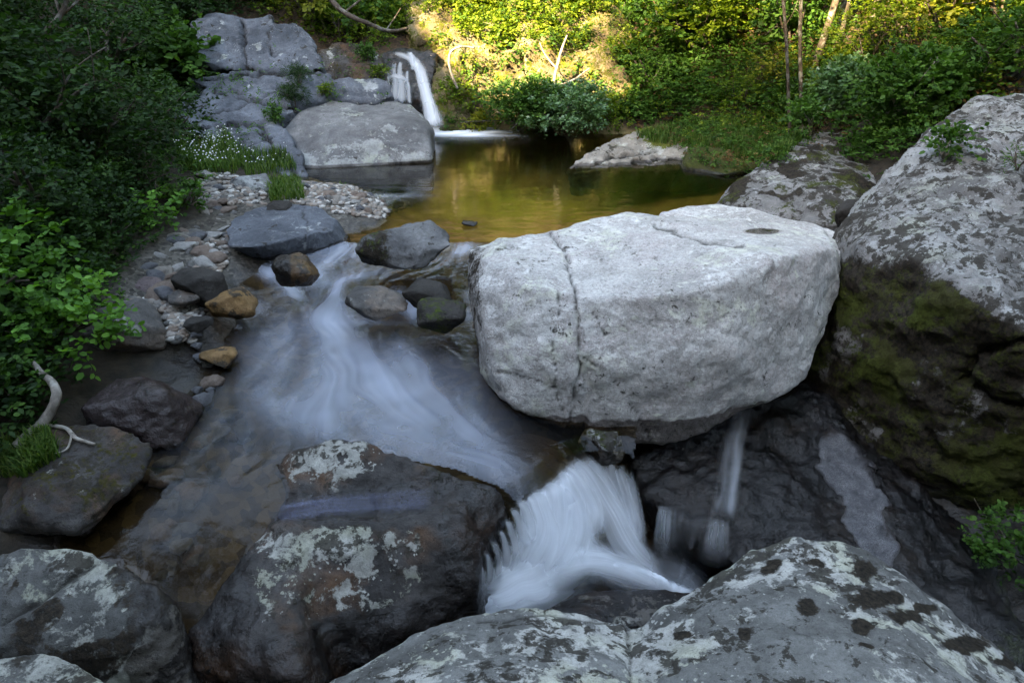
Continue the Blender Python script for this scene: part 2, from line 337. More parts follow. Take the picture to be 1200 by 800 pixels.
def rock_mesh(name, hulls, mat, voxel=.03, rad=.05, disp=((.03, .6), (.012, .16)), seed=0, cracks=(), masks=None, origin=None,
              wlv=None, facet=0., terr=0.):
    tmp = hull_mesh(hulls); o = bpy.data.objects.new('tmp', tmp); COL.objects.link(o)
    m = o.modifiers.new('r', 'REMESH'); m.mode = 'VOXEL'; m.voxel_size = voxel; m.adaptivity = 0
    dg = bpy.context.evaluated_depsgraph_get(); me = bpy.data.meshes.new_from_object(o.evaluated_get(dg))
    bpy.data.objects.remove(o); bpy.data.meshes.remove(tmp)
    n = len(me.vertices); V = np.empty(n * 3, np.float32); me.vertices.foreach_get('co', V); V = V.reshape(-1, 3).astype(float)
    E = np.empty(len(me.edges) * 2, np.int32); me.edges.foreach_get('vertices', E); E = E.reshape(-1, 2)
    lo, hi = V.min(0), V.max(0)
    V = lap(V, E, int(min(60, max(2, 1.2 * (rad / voxel) ** 2))))
    l2, h2 = V.min(0), V.max(0); V = (V - l2) / (h2 - l2 + 1e-9) * (hi - lo) + lo
    def normals(V):
        me.vertices.foreach_set('co', V.astype(np.float32).ravel()); me.update()
        N = np.empty(n * 3, np.float32); me.vertex_normals.foreach_get('vector', N); return N.reshape(-1, 3).astype(float)
    N = normals(V); D = 0
    for i, (a, s) in enumerate(disp):
        D = D + a * (fbm(V, s, 4, seed + i * 3) if i % 2 == 0 else .6 * ridge(V, s, 3, seed + i) + .5 * fbm(V, s, 3, seed + i + 11))
    if facet:                                            # flattened chips
        f = fbm(V, .35, 2, seed + 40); D = D + facet * (np.round(f * 3) / 3 - f) 
    if terr:
        q = V @ np.array([.25, .45, .85]) + .10 * fbm(V, .8, 3, seed + 5); ph = q / .22; D = D + terr * (np.abs((ph - np.floor(ph)) - .35) * -1.4 + .4)
    V = V + N * (D[:, None] if not np.isscalar(D) else 0); N = normals(V)
    px, py = pix(V); facing = (N * (np.array([0, 0, CAM_H]) - V)).sum(1) > 0
    ck = np.zeros(n)
    for pts, wpx, depth in cracks:
        d = polydist(px + 5 * fbm(V, .25, 3, seed + 60), py + 5 * fbm(V, .25, 3, seed + 70), pts)
        k = np.exp(-(d / wpx) ** 2) * facing; V = V - N * (k * depth)[:, None]; ck = np.maximum(ck, np.exp(-(d / (wpx * .65)) ** 2) * facing)
    A = dict(crack=ck)
    if masks: A.update(masks(V, N, px, py))
    if 'wet' not in A and wlv is not None:
        A['wet'] = sstep(.10, .02, V[:, 2] - wlv + .03 * fbm(V, .15, 2, 3))
    for k, a in A.items():
        at = me.attributes.new(k, 'FLOAT', 'POINT'); at.data.foreach_set('value', np.asarray(a, dtype=np.float32))
    if origin is None: origin = np.array([(V[:, 0].min() + V[:, 0].max()) / 2, (V[:, 1].min() + V[:, 1].max()) / 2, V[:, 2].min()])
    V = V - origin
    me.vertices.foreach_set('co', V.astype(np.float32).ravel())
    me.polygons.foreach_set('use_smooth', np.full(len(me.polygons), True)); me.update(); me.name = name
    me.materials.clear(); me.materials.append(mat)
    return me, tuple(origin)
def rock(name, label, cat, hulls, mat, group=None, **kw):
    me, org = rock_mesh(name, hulls, mat, **kw); o = link(name, me, None, org); return tag(o, label, cat, group)
def X_(*pts): return [W(*p) for p in pts]
def under_(pts, dz=.4, dy=.0, n=None):                   # visible outline plus the same points sunk and pushed back
    P = X_(*pts); return P + [p + np.array([0, dy, -dz]) for p in P]
def blobpts(px0, py0, px1, py1, Y, seed=0, dep=.8, flat=1., n=20, box=.6):
    """a stone filling this part of the picture at distance Y"""
    rs = np.random.RandomState(seed); c = W((px0 + px1) / 2, (py0 + py1) / 2, Y); d = ray((px0 + px1) / 2, (py0 + py1) / 2); t = Y / d[1]
    w_ = (px1 - px0) / FPX * t; hp = (py1 - py0) / FPX * t; a = math.atan2(-d[2], d[1]); dp = w_ * dep
    dp = min(dp, hp / max(.3, math.sin(a)) * .95)
    hh = max((hp - dp * math.sin(a) * .7) / math.cos(a), .35 * w_ * flat)
    P = rs.normal(size=(n, 3)); P /= np.linalg.norm(P, axis=1)[:, None]; P *= rs.uniform(.82, 1.1, (n, 1)); m = np.abs(P).max(1)[:, None]
    P = P / (m ** box); P = P / np.abs(P).max(0)
    return [c + np.array([p[0] * w_ / 2, p[1] * dp / 2, p[2] * hh / 2]) for p in P]
M = {}
M['pale'] = rock_mat('pale_granite', (.52, .505, .485), (.34, .325, .31), lichen=(.64, .63, .61), lich=.42, lich_scale=26, speck=.75, blotch=.35, blackl=.12, rough=.85, tan=(.38, .34, .33))
M['right'] = rock_mat('mossy_granite', (.23, .225, .22), (.12, .115, .11), lichen=(.34, .345, .34), lich=.36, lich_scale=17, blackl=.56, blotch=.5, moss_col=(.045, .056, .012))
M['side'] = rock_mat('lichen_granite', (.24, .24, .23), (.09, .088, .083), lichen=(.52, .51, .475), lich=.48, lich_scale=12, blackl=.42, blotch=.45)
M['wetrock'] = rock_mat('wet_granite', (.095, .088, .085), (.03, .028, .027), lichen=(.38, .375, .34), lich=.38, lich_scale=14, blackl=.35, moss_col=(.05, .045, .01), tan=(.12, .06, .03))
M['bedrock'] = rock_mat('wet_bedrock', (.036, .030, .030), (.010, .009, .010), lich=-.4, blackl=0, speck=.6, tan=(.06, .038, .024), bump=1.1, fine=1.2, wrough=.08, wspec=.5)
M['cliff'] = rock_mat('blue_grey_rock', (.15, .165, .19), (.07, .078, .09), lichen=(.38, .40, .40), lich=.1, lich_scale=9, blackl=.2, veins=.15, blotch=.4, bump=1.6)
M['bould'] = rock_mat('grey_boulder', (.20, .20, .20), (.09, .09, .092), lichen=(.31, .32, .31), lich=.3, lich_scale=10, blackl=.1)
M['gold'] = rock_mat('ochre_rock', (.28, .22, .13), (.08, .062, .038), lichen=(.30, .27, .19), lich=.35, lich_scale=6, blackl=0, moss_col=(.10, .115, .012), moss_base=.50, bump=2.2)
M['stoneA'] = rock_mat('grey_stone', (.13, .125, .12), (.055, .052, .05), lich=.0, blackl=0, tan=(.24, .18, .14))
M['stoneB'] = rock_mat('dark_stone', (.06, .056, .052), (.024, .022, .02), lich=-.4, blackl=0)
M['pink'] = rock_mat('pinkish_stone', (.15, .12, .115), (.10, .075, .08), lich=-.2, blackl=0)
M['rust'] = rock_mat('rusty_stone', (.26, .15, .06), (.07, .045, .025), lich=-.2, blackl=.35, tan=(.34, .20, .10))
M['shelf'] = rock_mat('warm_pale_rock', (.34, .31, .27), (.17, .15, .13), lichen=(.4, .4, .37), lich=.3, lich_scale=8, blackl=.25, moss_col=(.09, .10, .015))
M['sidedark'] = rock_mat('dark_lichen_granite', (.12, .12, .115), (.045, .045, .042), lichen=(.36, .36, .325), lich=.42, lich_scale=9, blackl=.35)
M['amber'] = rock_mat('amber_algae_rock', (.24, .17, .07), (.10, .075, .03), lich=-.4, blackl=.2, moss_col=(.09, .07, .015))
# the big pale boulder
def mk(V, N, px, py):
    bare = .0 * px
    stain = np.exp(-((px - 597) / 26) ** 2 - ((py - 291) / 7) ** 2) * .55 + .55 * sstep(582, 556, px) * sstep(270, 300, py)
    pud = np.exp(-(((px - 893) / 24) ** 2 + ((py - 271) / 4) ** 2) ** 2)
    pud2 = np.exp(-(((px - 662) / 12) ** 2 + ((py - 290) / 4) ** 2) ** 2)
    low = sstep(-.12, -.42, V[:, 2] + .1 * fbm(V, .4, 3, 5)) * sstep(760, 620, px) + .35 * sstep(.25, .5, fbm(V, .7, 4, 15)) * sstep(690, 720, px) * sstep(400, 360, py)
    return dict(stain=np.clip(stain + pud * .15 + pud2 * .6 + low * .5, 0, 1), moss=pud * .5, wet=np.maximum(sstep(-.26, -.36, V[:, 2] + .05 * fbm(V, .2, 3, 7)), pud), bare=bare)
B1 = X_((568,300,5.02),(600,281,5.4),(640,272,5.6),(566,345,4.62),(572,400,4.38),(580,445,4.24),(598,476,4.16),(640,492,4.14),(680,500,4.12),(682,345,4.38),(620,335,4.42),(685,420,4.14),(636,400,4.22),
        (548,290,5.35),(549,322,5.12),(557,380,4.85),(566,436,4.6),(690,262,5.9),(690,300,5.2)) + [np.array([-.3, 5.5, -.5]), np.array([.5, 5.9, -.4]), np.array([.2, 4.5, -.62])]
B2 = X_((640,272,5.6),(690,257,5.95),(735,248,6.15),(790,256,6.2),(850,262,6.2),(905,262,6.2),(958,268,6.1),(984,282,5.75),(991,300,5.45),(985,335,5.1),(966,375,4.85),(955,415,4.65),(945,445,4.48),(915,466,4.32),(852,490,4.2),
        (818,511,4.14),(795,521,4.1),(745,519,4.08),(690,503,4.1),(672,350,4.36),(740,348,4.28),(800,345,4.26),(850,330,4.33),(920,300,4.62),(970,292,5.0),(700,430,4.1),(780,430,4.08),(860,420,4.14),(930,360,4.5)) + [np.array([.6, 5.9, -.35]), np.array([1.9, 5.9, -.3]), np.array([1.6, 4.9, -.55]), np.array([.6, 4.6, -.66])]
B3 = X_((762,262,6.35),(775,250,6.7),(805,241,6.95),(850,241,6.95),(890,252,6.8),(940,262,6.5),(985,276,6.0),(988,300,5.6),(900,300,5.6),(800,290,5.8)) + [np.array([1.3, 6.8, -.3]), np.array([2.6, 6.3, -.3]), np.array([1.5, 5.6, -.3])]
rock('boulder', 'huge pale grey boulder with a long vertical crack perched over the cascade', 'boulder', [B1, B2, B3], M['pale'], voxel=.02, rad=.042,
     disp=((.032, .9), (.014, .22), (.018, .4), (.006, .1)), seed=2, masks=mk,
     cracks=[([(655,283),(668,305),(672,345),(679,385),(680,425),(674,470),(670,500)], 1.9, .034), ([(654,335),(652,420),(655,460),(664,500)], 1.2, .012), ([(575,432),(610,444),(655,452)], 1.2, .012),
             ([(693,362),(702,385),(712,398)], 1.3, .012), ([(684,418),(705,432),(722,448)], 1.3, .014), ([(735,470),(755,500),(762,520)], 1.5, .015), ([(770,262),(795,272),(830,285),(870,286)], 3, .03), ([(640,272),(655,285)], 2.5, .03)])
# the mossy boulder on the right
def mk(V, N, px, py):
    edge = np.interp(px, [940, 990, 1010, 1060, 1110, 1150, 1200, 1300], [300, 292, 292, 300, 322, 348, 385, 430]) + 10 * fbm(V, .3, 4, 6)
    side = sstep(-10, 25, py - edge)
    m2 = sstep(.1, .5, fbm(V, .5, 4, 8)); m3 = sstep(.05, .3, fbm(V, .35, 3, 12))
    return dict(moss=side * (.46 + .30 * m2) + .35 * np.exp(-((px - 1130) / 40) ** 2 - ((py - 125) / 14) ** 2), stain=side * (.78 - .45 * sstep(.35, .6, fbm(V * np.array([1, 1, .5]), .3, 4, 31))) + .3 * sstep(.0, .35, fbm(V, .4, 4, 21)) * (1 - side), bare=side * .3 - (1 - side) * .12, wet=sstep(-.8, -1.1, V[:, 2]))
RB = X_((985,272,5.75),(1008,236,6.1),(1040,202,6.4),(1080,170,6.6),(1112,136,6.9),(1150,114,7.1),(1200,110,7.0),(1290,120,6.6),(990,290,5.45),(1010,290,5.1),(1060,300,4.75),(1110,322,4.4),(1150,348,4.1),(1200,385,3.85),(1290,440,3.6),
        (950,400,5.3),(948,447,5.05),(1000,512,4.6),(1060,572,4.25),(1140,610,3.98),(1176,622,3.9),(1260,640,3.8),(1090,450,4.28),(1180,520,3.85),(1030,400,4.8)) + [np.array([3.2, 6.9, -.5]), np.array([5.5, 6.5, -.4]), np.array([4.9, 4.2, -.9]), np.array([5.6, 5.2, .8])]
rock('boulder', 'giant boulder with lichen-crusted pale top and dark green mossy flank', 'boulder', [RB], M['right'], voxel=.026, rad=.07, disp=((.07, .9), (.04, .3), (.03, .45), (.012, .1)), seed=5, masks=mk, facet=.04,
     cracks=[([(1200,400),(1150,415),(1130,440),(1160,470),(1200,480)], 5, .08), ([(1040,440),(1080,500),(1110,540)], 3, .03), ([(1160,230),(1165,270),(1158,300)], 1.6, .015)])
# boulder behind, right of the pool
def mk(V, N, px, py):
    up = sstep(.25, .6, N[:, 2]) ; return dict(moss=.28 * up + .3 * sstep(.05, .4, fbm(V, .4, 3, 3)), stain=.85 * sstep(-.2, .25, fbm(V, .3, 4, 2)) * sstep(238, 225, py + 12 * fbm(V, .3, 3, 9)), wet=sstep(.06, .0, V[:, 2]), bare=0 * px)
rock('boulder', 'dark mossy boulder with pale lower face between the pool and the giant boulder', 'boulder', [X_((850,230,7.6),(870,208,8.0),(912,172,8.6),(940,152,9.1),(1000,160,9.0),(1050,180,8.6),(1062,205,8.2),(1010,248,6.9),(985,262,6.7),(940,262,6.75),(895,250,7.0),(862,240,7.25),(960,225,7.1),(900,222,7.4)) + [np.array([2.2, 8.2, -.6]), np.array([4.4, 8.6, -.5]), np.array([3.2, 7.0, -.6])]],
     M['right'], voxel=.03, rad=.08, disp=((.06, .7), (.03, .25), (.02, .4)), seed=9, masks=mk, facet=.02)
rock('boulder', 'small brown wedge boulder in the gap beside the giant boulder', 'boulder', [blobpts(978, 228, 1012, 276, 6.4, 4)], M['stoneB'], voxel=.02, rad=.05, seed=3)
# bedrock apron under the big boulder
def mk(V, N, px, py):
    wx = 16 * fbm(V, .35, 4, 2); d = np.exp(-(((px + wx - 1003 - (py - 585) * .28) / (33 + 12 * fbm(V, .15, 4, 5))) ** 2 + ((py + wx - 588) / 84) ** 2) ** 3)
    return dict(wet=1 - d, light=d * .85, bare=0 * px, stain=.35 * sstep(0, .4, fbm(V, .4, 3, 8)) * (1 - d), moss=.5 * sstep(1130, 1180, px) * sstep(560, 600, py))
LE = X_((742,545,4.15),(762,588,3.86),(800,597,3.78),(850,608,3.7),(880,640,3.5),(900,690,3.2))
AP = X_((738,500,4.75),(760,470,5.0),(860,470,4.7),(950,440,5.1),(1010,500,4.7),(960,640,3.45),(1000,575,3.95)) + LE + [p + np.array([.22, .3, -.9]) for p in LE] + [np.array([2, 5.6, -.9]), np.array([2.1, 4.2, -1.8])]
AP2 = X_((880,640,3.5),(905,690,3.2),(960,640,3.45),(1000,575,3.95),(1010,500,4.7),(1060,600,3.8),(1100,690,3.3),(1160,640,3.7),(1230,700,3.4),(1240,790,2.8),(1100,770,2.85),(1290,760,3.1),(1290,850,2.5)) + [np.array([1.9, 3.3, -1.8]), np.array([1.9, 2.4, -1.8]), np.array([3.4, 2.2, -1.8]), np.array([4.2, 4.0, -1.8]), np.array([2.2, 4.8, -1.8])]
def mkslab(V, N, px, py): return dict(wet=.0 * px, bare=.9 + 0 * px)
rock('bedrock', 'wet black bedrock slope with a dry grey patch under the giant boulders', 'bedrock', [AP, AP2], M['bedrock'], voxel=.025, rad=.06, disp=((.07, .8), (.025, .22), (.03, .4), (.018, .11), (.006, .2)), seed=12, masks=mk, facet=.03)
AD = X_((975,520,4.36),(990,506,4.47),(1012,520,4.4),(1035,575,4.02),(1047,640,3.58),(1030,665,3.42),(1000,640,3.54),(982,580,3.92)) 
# foreground boulder, two lobes with a joint between
def mk(V, N, px, py):
    sp = np.zeros(len(px))
    for cx, cy, rx, ry in [(1012,668,16,14),(1030,700,36,11),(1060,722,30,9),(1010,734,14,8),(945,712,16,10),(958,660,16,6),(1130,755,36,11),(1180,775,24,8),(905,664,14,12),(1085,712,18,6),(872,742,8,7),(1015,757,12,4),(800,742,12,6)]:
        sp = np.maximum(sp, 1.25 - .8 * np.hypot((px - cx + 7 * fbm(V, .12, 3, 4)) / rx, (py - cy + 5 * fbm(V, .1, 3, 5)) / ry))
    return dict(stain=np.clip(sp, 0, 1), wet=sstep(-.75, -1.0, V[:, 2]), bare=0 * px)
F1 = X_((330,850,1.85),(382,800,2.15),(430,768,2.35),(500,734,2.52),(555,717,2.6),(610,711,2.62),(680,714,2.64),(735,728,2.60),(760,760,2.4),(745,800,2.08),(600,760,2.25),(600,850,1.65),(740,850,1.75),(480,850,1.7)) + [np.array([-.9, 1.5, -1.3]), np.array([-.5, 2.25, -1.45]), np.array([.5, 2.4, -1.45]), np.array([.5, 1.4, -1.3])]
F2 = X_((742,738,2.52),(780,708,2.66),(830,672,2.84),(880,645,2.98),(930,630,3.05),(990,637,3.0),(1050,670,2.8),(1110,712,2.6),(1160,752,2.42),(1196,785,2.28),(1260,850,1.95),(1100,850,1.65),(900,850,1.66),(760,850,1.75),(745,790,2.15),(880,720,2.5),(1000,720,2.45)) + [np.array([.5, 1.5, -1.3]), np.array([.75, 2.4, -1.45]), np.array([1.4, 2.75, -1.4]), np.array([2.2, 2.0, -1.4]), np.array([2, 1.2, -1.3])]
rock('boulder', 'wide lichen-spotted grey boulder in two lobes nearest the viewer', 'boulder', [F1, F2], M['side'], voxel=.017, rad=.06, disp=((.03, .5), (.012, .14), (.012, .25)), seed=15, masks=mk,
     cracks=[([(733,722),(736,745),(738,775),(742,810)], 2.5, .02), ([(560,728),(640,722),(735,730)], 2, .01)])
# central wet boulder with the groove of water across it
def mk(V, N, px, py):
    g = np.interp(px, [200, 300, 380, 450, 520, 600], [600, 590, 598, 590, 575, 575]); gw = np.interp(px, [300, 400, 500], [22, 26, 30])
    groove = np.exp(-((py - g) / gw) ** 2)
    wet = np.maximum(groove, sstep(-.86, -1.0, V[:, 2])); wet = np.maximum(wet, sstep(318, 285, px + 14 * fbm(V, .2, 3, 5))); wet = np.maximum(wet, sstep(470, 540, px - (py - 560) * .0) * .8)
    wet = np.maximum(wet, sstep(700, 745, py + (px - 400) * .25))
    dry = np.exp(-(((px - 400) / 70) ** 2 + ((py - 538) / 20) ** 2) ** 2); wet = np.maximum(0, wet - dry)
    dry2 = np.exp(-(((px - 385) / 95) ** 2 + ((py - 672) / 50) ** 2) ** 2); wet = np.maximum(0, wet - dry2)
    return dict(wet=wet, bare=wet * .55 - dry * .25 - .02, moss=.42 * sstep(440, 520, px) * sstep(620, 560, py), stain=0 * px)
C1 = X_((318,545,3.62),(345,524,3.72),(390,514,3.76),(430,520,3.72),(480,540,3.62),(540,560,3.52),(590,574,3.42),(598,590,3.34),(575,622,3.2),(548,660,3.1),(420,585,3.36),(340,585,3.36),(470,600,3.28)) + [np.array([-1.35, 3.35, -1.1]), np.array([-.4, 3.3, -1.5]), np.array([-.1, 3.2, -1.3]), np.array([-.5, 2.9, -1.4])]
C2 = X_((285,650,2.98),(300,632,3.08),(345,620,3.12),(400,622,3.10),(450,622,3.08),(500,615,3.14),(560,625,3.12),(548,685,2.92),(500,700,2.82),(440,720,2.72),(380,740,2.62),(300,740,2.6),(270,700,2.75),(370,665,2.9)) + [np.array([-1.25, 2.45, -1.3]), np.array([-.2, 2.7, -1.5]), np.array([-.3, 3.0, -1.5]), np.array([-.9, 2.3, -1.4])]
C3 = X_((215,750,2.5),(248,705,2.68),(285,660,2.86),(322,610,3.12),(345,590,3.22),(330,720,2.6),(300,775,2.35),(225,790,2.3),(350,800,2.2)) + [np.array([-1.5, 2.3, -1.5]), np.array([-.7, 2.0, -1.5]), np.array([-1.1, 3.3, -1.3])]
C4 = X_((330,582,3.38),(420,580,3.39),(540,585,3.38),(300,636,3.06),(400,624,3.08),(500,618,3.12),(550,612,3.2)) + [np.array([-1.25, 3.0, -1.3]), np.array([-.25, 3.0, -1.3]), np.array([-1.1, 3.4, -1.0]), np.array([-.3, 3.35, -1.0])]
rock('boulder', 'wet dark boulder with lichen humps and a water-filled groove beside the cascade', 'boulder', [C1, C2, C3, C4], M['wetrock'], voxel=.02, rad=.13, disp=((.045, .5), (.018, .16), (.016, .25)), seed=18, masks=mk, facet=.015)
rock('boulder', 'brown submerged boulder at the foot of the cascade', 'boulder', [X_((640,712,3.0),(690,688,3.18),(760,690,3.16),(815,695,3.1),(830,720,2.9),(740,735,2.8),(680,728,2.85)) + [np.array([.2, 2.9, -1.6]), np.array([.95, 2.9, -1.6]), np.array([.6, 3.2, -1.6])]], M['wetrock'], voxel=.02, rad=.06, seed=21, wlv=-1.0)
rock('stone', 'small mossy block wedged below the pale boulder between two falls', 'stone', [blobpts(676, 498, 734, 552, 3.98, 7, dep=.7)], M['right'], voxel=.015, rad=.03, seed=22, masks=lambda V, N, px, py: dict(moss=.5 * sstep(.1, .5, N[:, 2]), wet=sstep(.3, .1, N[:, 2]) * .8, bare=0 * px))
def mk(V, N, px, py): return dict(wet=1 + 0 * px, moss=.35 + 0 * px, bare=.8 + 0 * px)
rock('boulder', 'smooth submerged amber boulder under the lip of the cascade', 'boulder', [X_((560,520,3.94),(610,500,4.14),(660,515,4.04),(680,540,3.84),(655,560,3.62),(610,575,3.47),(570,560,3.51)) + [np.array([-.25, 3.5, -1.4]), np.array([.35, 3.45, -1.4]), np.array([.4, 4.1, -1.2]), np.array([-.2, 4.1, -1.])]], M['amber'], voxel=.02, rad=.12, disp=((.02, .5),), seed=23, masks=mk)
# mid-stream stones
def wlm(z): return dict(wlv=z)
MS = [(422,258,532,312,6.15,'angled grey boulder in the stream where the pool spills over',M['bould'],.0,31), (403,335,478,374,5.28,'flat-topped grey stone in the middle of the rapids',M['stoneA'],-.2,32),
      (472,325,548,362,5.35,'dark mossy stone lying against the pale boulder',M['stoneB'],-.2,33), (489,347,548,392,5.0,'green-brown pointed stone in front of the dark mossy stone',M['stoneB'],-.24,34),
      (323,294,373,342,5.7,'amber wedge stone splitting the upper rapids',M['rust'],-.12,35), (246,334,302,378,5.3,'rusty orange stone at the edge of the gravel bank',M['rust'],-.2,36),
      (200,312,268,366,5.45,'dark rounded stone behind the rusty orange stone',M['stoneB'],-.2,37), (138,324,192,362,5.5,'pinkish block on the gravel bank',M['pink'],-.3,38),
      (104,350,192,424,4.8,'rounded grey stone with white specks beside the leafy bush',M['stoneA'],-.25,39), (143,278,204,309,6.2,'flattish pale green stone high on the gravel bank',M['bould'],-.3,40),
      (110,312,170,350,5.8,'brown-grey stone behind the pinkish block',M['stoneA'],-.3,41), (102,432,224,530,4.05,'purple-brown wet boulder on the near edge of the stream',M['pink'],-.32,42),
      (40,412,126,475,4.45,'mossy brown stone beside the driftwood',M['stoneA'],-.25,43), (-20,500,165,625,3.35,'mossy boulder carrying the driftwood and a grass tuft',M['wetrock'],-.4,44),
      (268,199,322,238,8.1,'rounded grey stone in front of the white flowers',M['bould'],0,46), (216,368,250,392,5.0,'small dark stone under the dark rounded stone',M['stoneB'],-.2,47),
      (170,308,206,330,5.9,'flat slate-coloured stone on the gravel bank',M['bould'],-.3,48), (541,258,560,267,7.4,'tiny dark rock tip breaking the pool surface',M['stoneB'],.0,49),
      (232,405,280,432,4.75,'brown rock barely above the shallow water',M['rust'],-.27,50), (450,236,474,244,8.3,'pale orange stone at the tip of the gravel bar',M['pink'],.0,51),
      (196,338,236,362,5.3,'grey cobble touching the dark rounded stone',M['stoneA'],-.2,52), (305,236,345,252,7.4,'brown flat stone behind the pale slab',M['stoneB'],.0,53)]
MSK = {43: lambda V, N, px, py: dict(moss=.45 * sstep(.2, .7, N[:, 2]), bare=.2 + 0 * px, wet=0 * px), 44: lambda V, N, px, py: dict(moss=.34 * sstep(.1, .6, N[:, 2]) + .05, bare=.25 + 0 * px, stain=.5 * sstep(0, .3, fbm(V, .3, 3, 2)), wet=sstep(-.3, -.42, V[:, 2])),
 31: lambda V, N, px, py: dict(moss=.42 * sstep(480, 440, px), stain=.6 * sstep(475, 450, px), bare=.25 + 0 * px, wet=sstep(.1, .0, V[:, 2])), 35: lambda V, N, px, py: dict(stain=.75 * sstep(346, 338, px), wet=.6 + 0 * px, bare=0 * px), 42: lambda V, N, px, py: dict(wet=.75 + 0 * px, stain=.45 * sstep(0, .3, fbm(V, .2, 3, 2)), bare=.2 + 0 * px),
 34: lambda V, N, px, py: dict(moss=.45 + 0 * px, wet=sstep(-.1, -.2, V[:, 2]), bare=0 * px)}
for x0, y0, x1, y1, Y, lab, mt, wz, sd_ in MS:
    big = (x1 - x0) > 90
    rock('boulder' if big else 'stone', lab, 'boulder' if big else 'stone', [blobpts(x0, y0, x1, y1, Y, sd_, box=.68)], mt, masks=MSK.get(sd_), voxel=.018 if big else .012, rad=.03 if big else .015, disp=((.03 if big else .014, .35), (.014 if big else .008, .1)), seed=sd_, wlv=wz + .03)
rock('boulder', 'long pale slab at the head of the rapids beside the gravel', 'boulder', [X_((262,268,6.7),(285,248,7.2),(330,240,7.5),(372,240,7.5),(394,256,7.1),(388,268,6.8),(345,278,6.5),(292,290,6.25),(268,288,6.3)) + [np.array([-2.35, 6.75, -.4]), np.array([-1.6, 7.0, -.3]), np.array([-2.6, 7.2, -.2])]], M['cliff'], voxel=.018, rad=.04, disp=((.03, .5), (.01, .12)), seed=55, wlv=-.04, cracks=[([(352, 238), (360, 262), (358, 285)], 1.2, .012)])
LL1 = X_((-30,660,2.6),(20,645,2.68),(90,640,2.72),(130,655,2.66),(155,680,2.56),(190,690,2.5),(185,715,2.4),(150,740,2.3),(60,765,2.2),(-40,760,2.2)) + [np.array([-2.8, 2.4, -1.2]), np.array([-1.5, 2.1, -1.3]), np.array([-1.7, 2.5, -1.3]), np.array([-2.9, 3.0, -1])]
rock('boulder', 'lichen-blotched boulder at the near end of the dark side channel', 'boulder', [LL1], M['sidedark'], voxel=.018, rad=.06, disp=((.035, .4), (.015, .12)), seed=57, masks=lambda V, N, px, py: dict(wet=sstep(120, 190, px + 20 * fbm(V, .2, 3, 1)) * .8 + .3 * sstep(.0, .3, fbm(V, .25, 3, 6)), stain=.62 * sstep(.05, .3, fbm(V, .3, 4, 6)), bare=.04 + 0 * px), cracks=[([(0,730),(60,690),(110,660)], 4, .03)])
rock('boulder', 'low boulder with grey-green lichen, lowest of the stones by the side channel', 'boulder', [X_((-40,775,2.05),(40,762,2.12),(90,775,2.06),(125,800,1.95),(100,850,1.75),(-60,850,1.75)) + [np.array([-2.0, 1.5, -1.4]), np.array([-1.1, 1.7, -1.4]), np.array([-1.5, 2.0, -1.3])]], M['sidedark'], voxel=.018, rad=.05, seed=59)
# far rocks
def mk(V, N, px, py): return dict(wet=sstep(.07, .0, V[:, 2]), bare=-.35 * sstep(8, -6, 168 - py + (px - 420) * 0 + 18 * ((px - 420) / 90) ** 2), moss=.2 * sstep(.5, .9, fbm(V, .4)), stain=0 * px)
rock('boulder', 'big smooth grey boulder standing in the pool near the waterfall', 'boulder', [X_((334,150,10.8),(350,135,11.2),(385,116,11.8),(440,116,11.9),(480,122,11.8),(498,135,11.5),(508,150,11.1),(507,186,10.2),(440,194,10.0),(370,198,9.85),(352,196,9.9),(345,175,10.3),(400,152,10.5),(460,148,10.6),(500,152,10.7)) + [np.array([-3.2, 10.2, -.5]), np.array([-1.2, 10.5, -.6]), np.array([-1.4, 11.8, -.5]), np.array([-3.1, 11.6, -.3])]],
     M['bould'], voxel=.03, rad=.09, disp=((.05, .8), (.02, .25)), seed=61, masks=mk)
OC = [under_([(226,28,12.9),(240,16,13.2),(285,18,13.2),(290,40,12.9),(285,84,12.2),(228,70,12.3)], .8, .5),
      under_([(286,36,12.9),(290,20,13.2),(318,18,13.2),(322,40,12.8),(300,82,12.2),(286,80,12.2)], .8, .5),
      under_([(318,30,13.0),(345,26,13.1),(368,48,12.8),(378,78,12.3),(330,88,12.0),(300,84,12.1)], .8, .4),
      under_([(300,84,12.1),(376,82,12.2),(352,100,11.7),(250,104,11.6),(215,90,12.0)], .7, .3),
      under_([(205,110,11.6),(250,100,11.7),(335,102,11.6),(345,130,11.0),(300,148,10.6),(200,150,10.5)], .6, .2),
      under_([(215,135,11.0),(310,130,11.0),(335,152,10.6),(345,172,10.1),(300,188,9.7),(240,180,9.9),(205,160,10.4)], .6, .2),
      under_([(300,150,10.5),(335,150,10.5),(352,180,9.9),(362,208,9.35),(338,206,9.4),(300,190,9.7)], .6, .1),
      under_([(380,96,11.9),(400,92,12.0),(455,94,12.0),(462,112,11.7),(440,120,11.6),(385,116,11.7)], .8, .3),
      under_([(330,90,12.0),(385,86,12.2),(400,100,11.9),(380,116,11.6),(335,128,11.2)], .8, .3)]
rock('rock_outcrop', 'terraced blue-grey rock outcrop climbing above the gravel bar', 'rock outcrop', OC, M['cliff'], voxel=.032, rad=.055, disp=((.06, .7), (.012, .22), (.03, .5)), seed=64, facet=.05, terr=.02,
     cracks=[([(283,20),(286,60),(288,84)], 2.5, .12), ([(318,30),(312,50),(322,66)], 1.5, .05), ([(215,92),(280,88),(376,86)], 2.5, .08), ([(250,104),(345,128)], 2.5, .08), ([(205,150),(300,146)], 2.5, .08), ([(300,148),(335,188),(345,206)], 2, .08), ([(255,130),(300,118),(330,104)], 2, .06), ([(230,165),(290,170),(320,160)], 2, .06)])
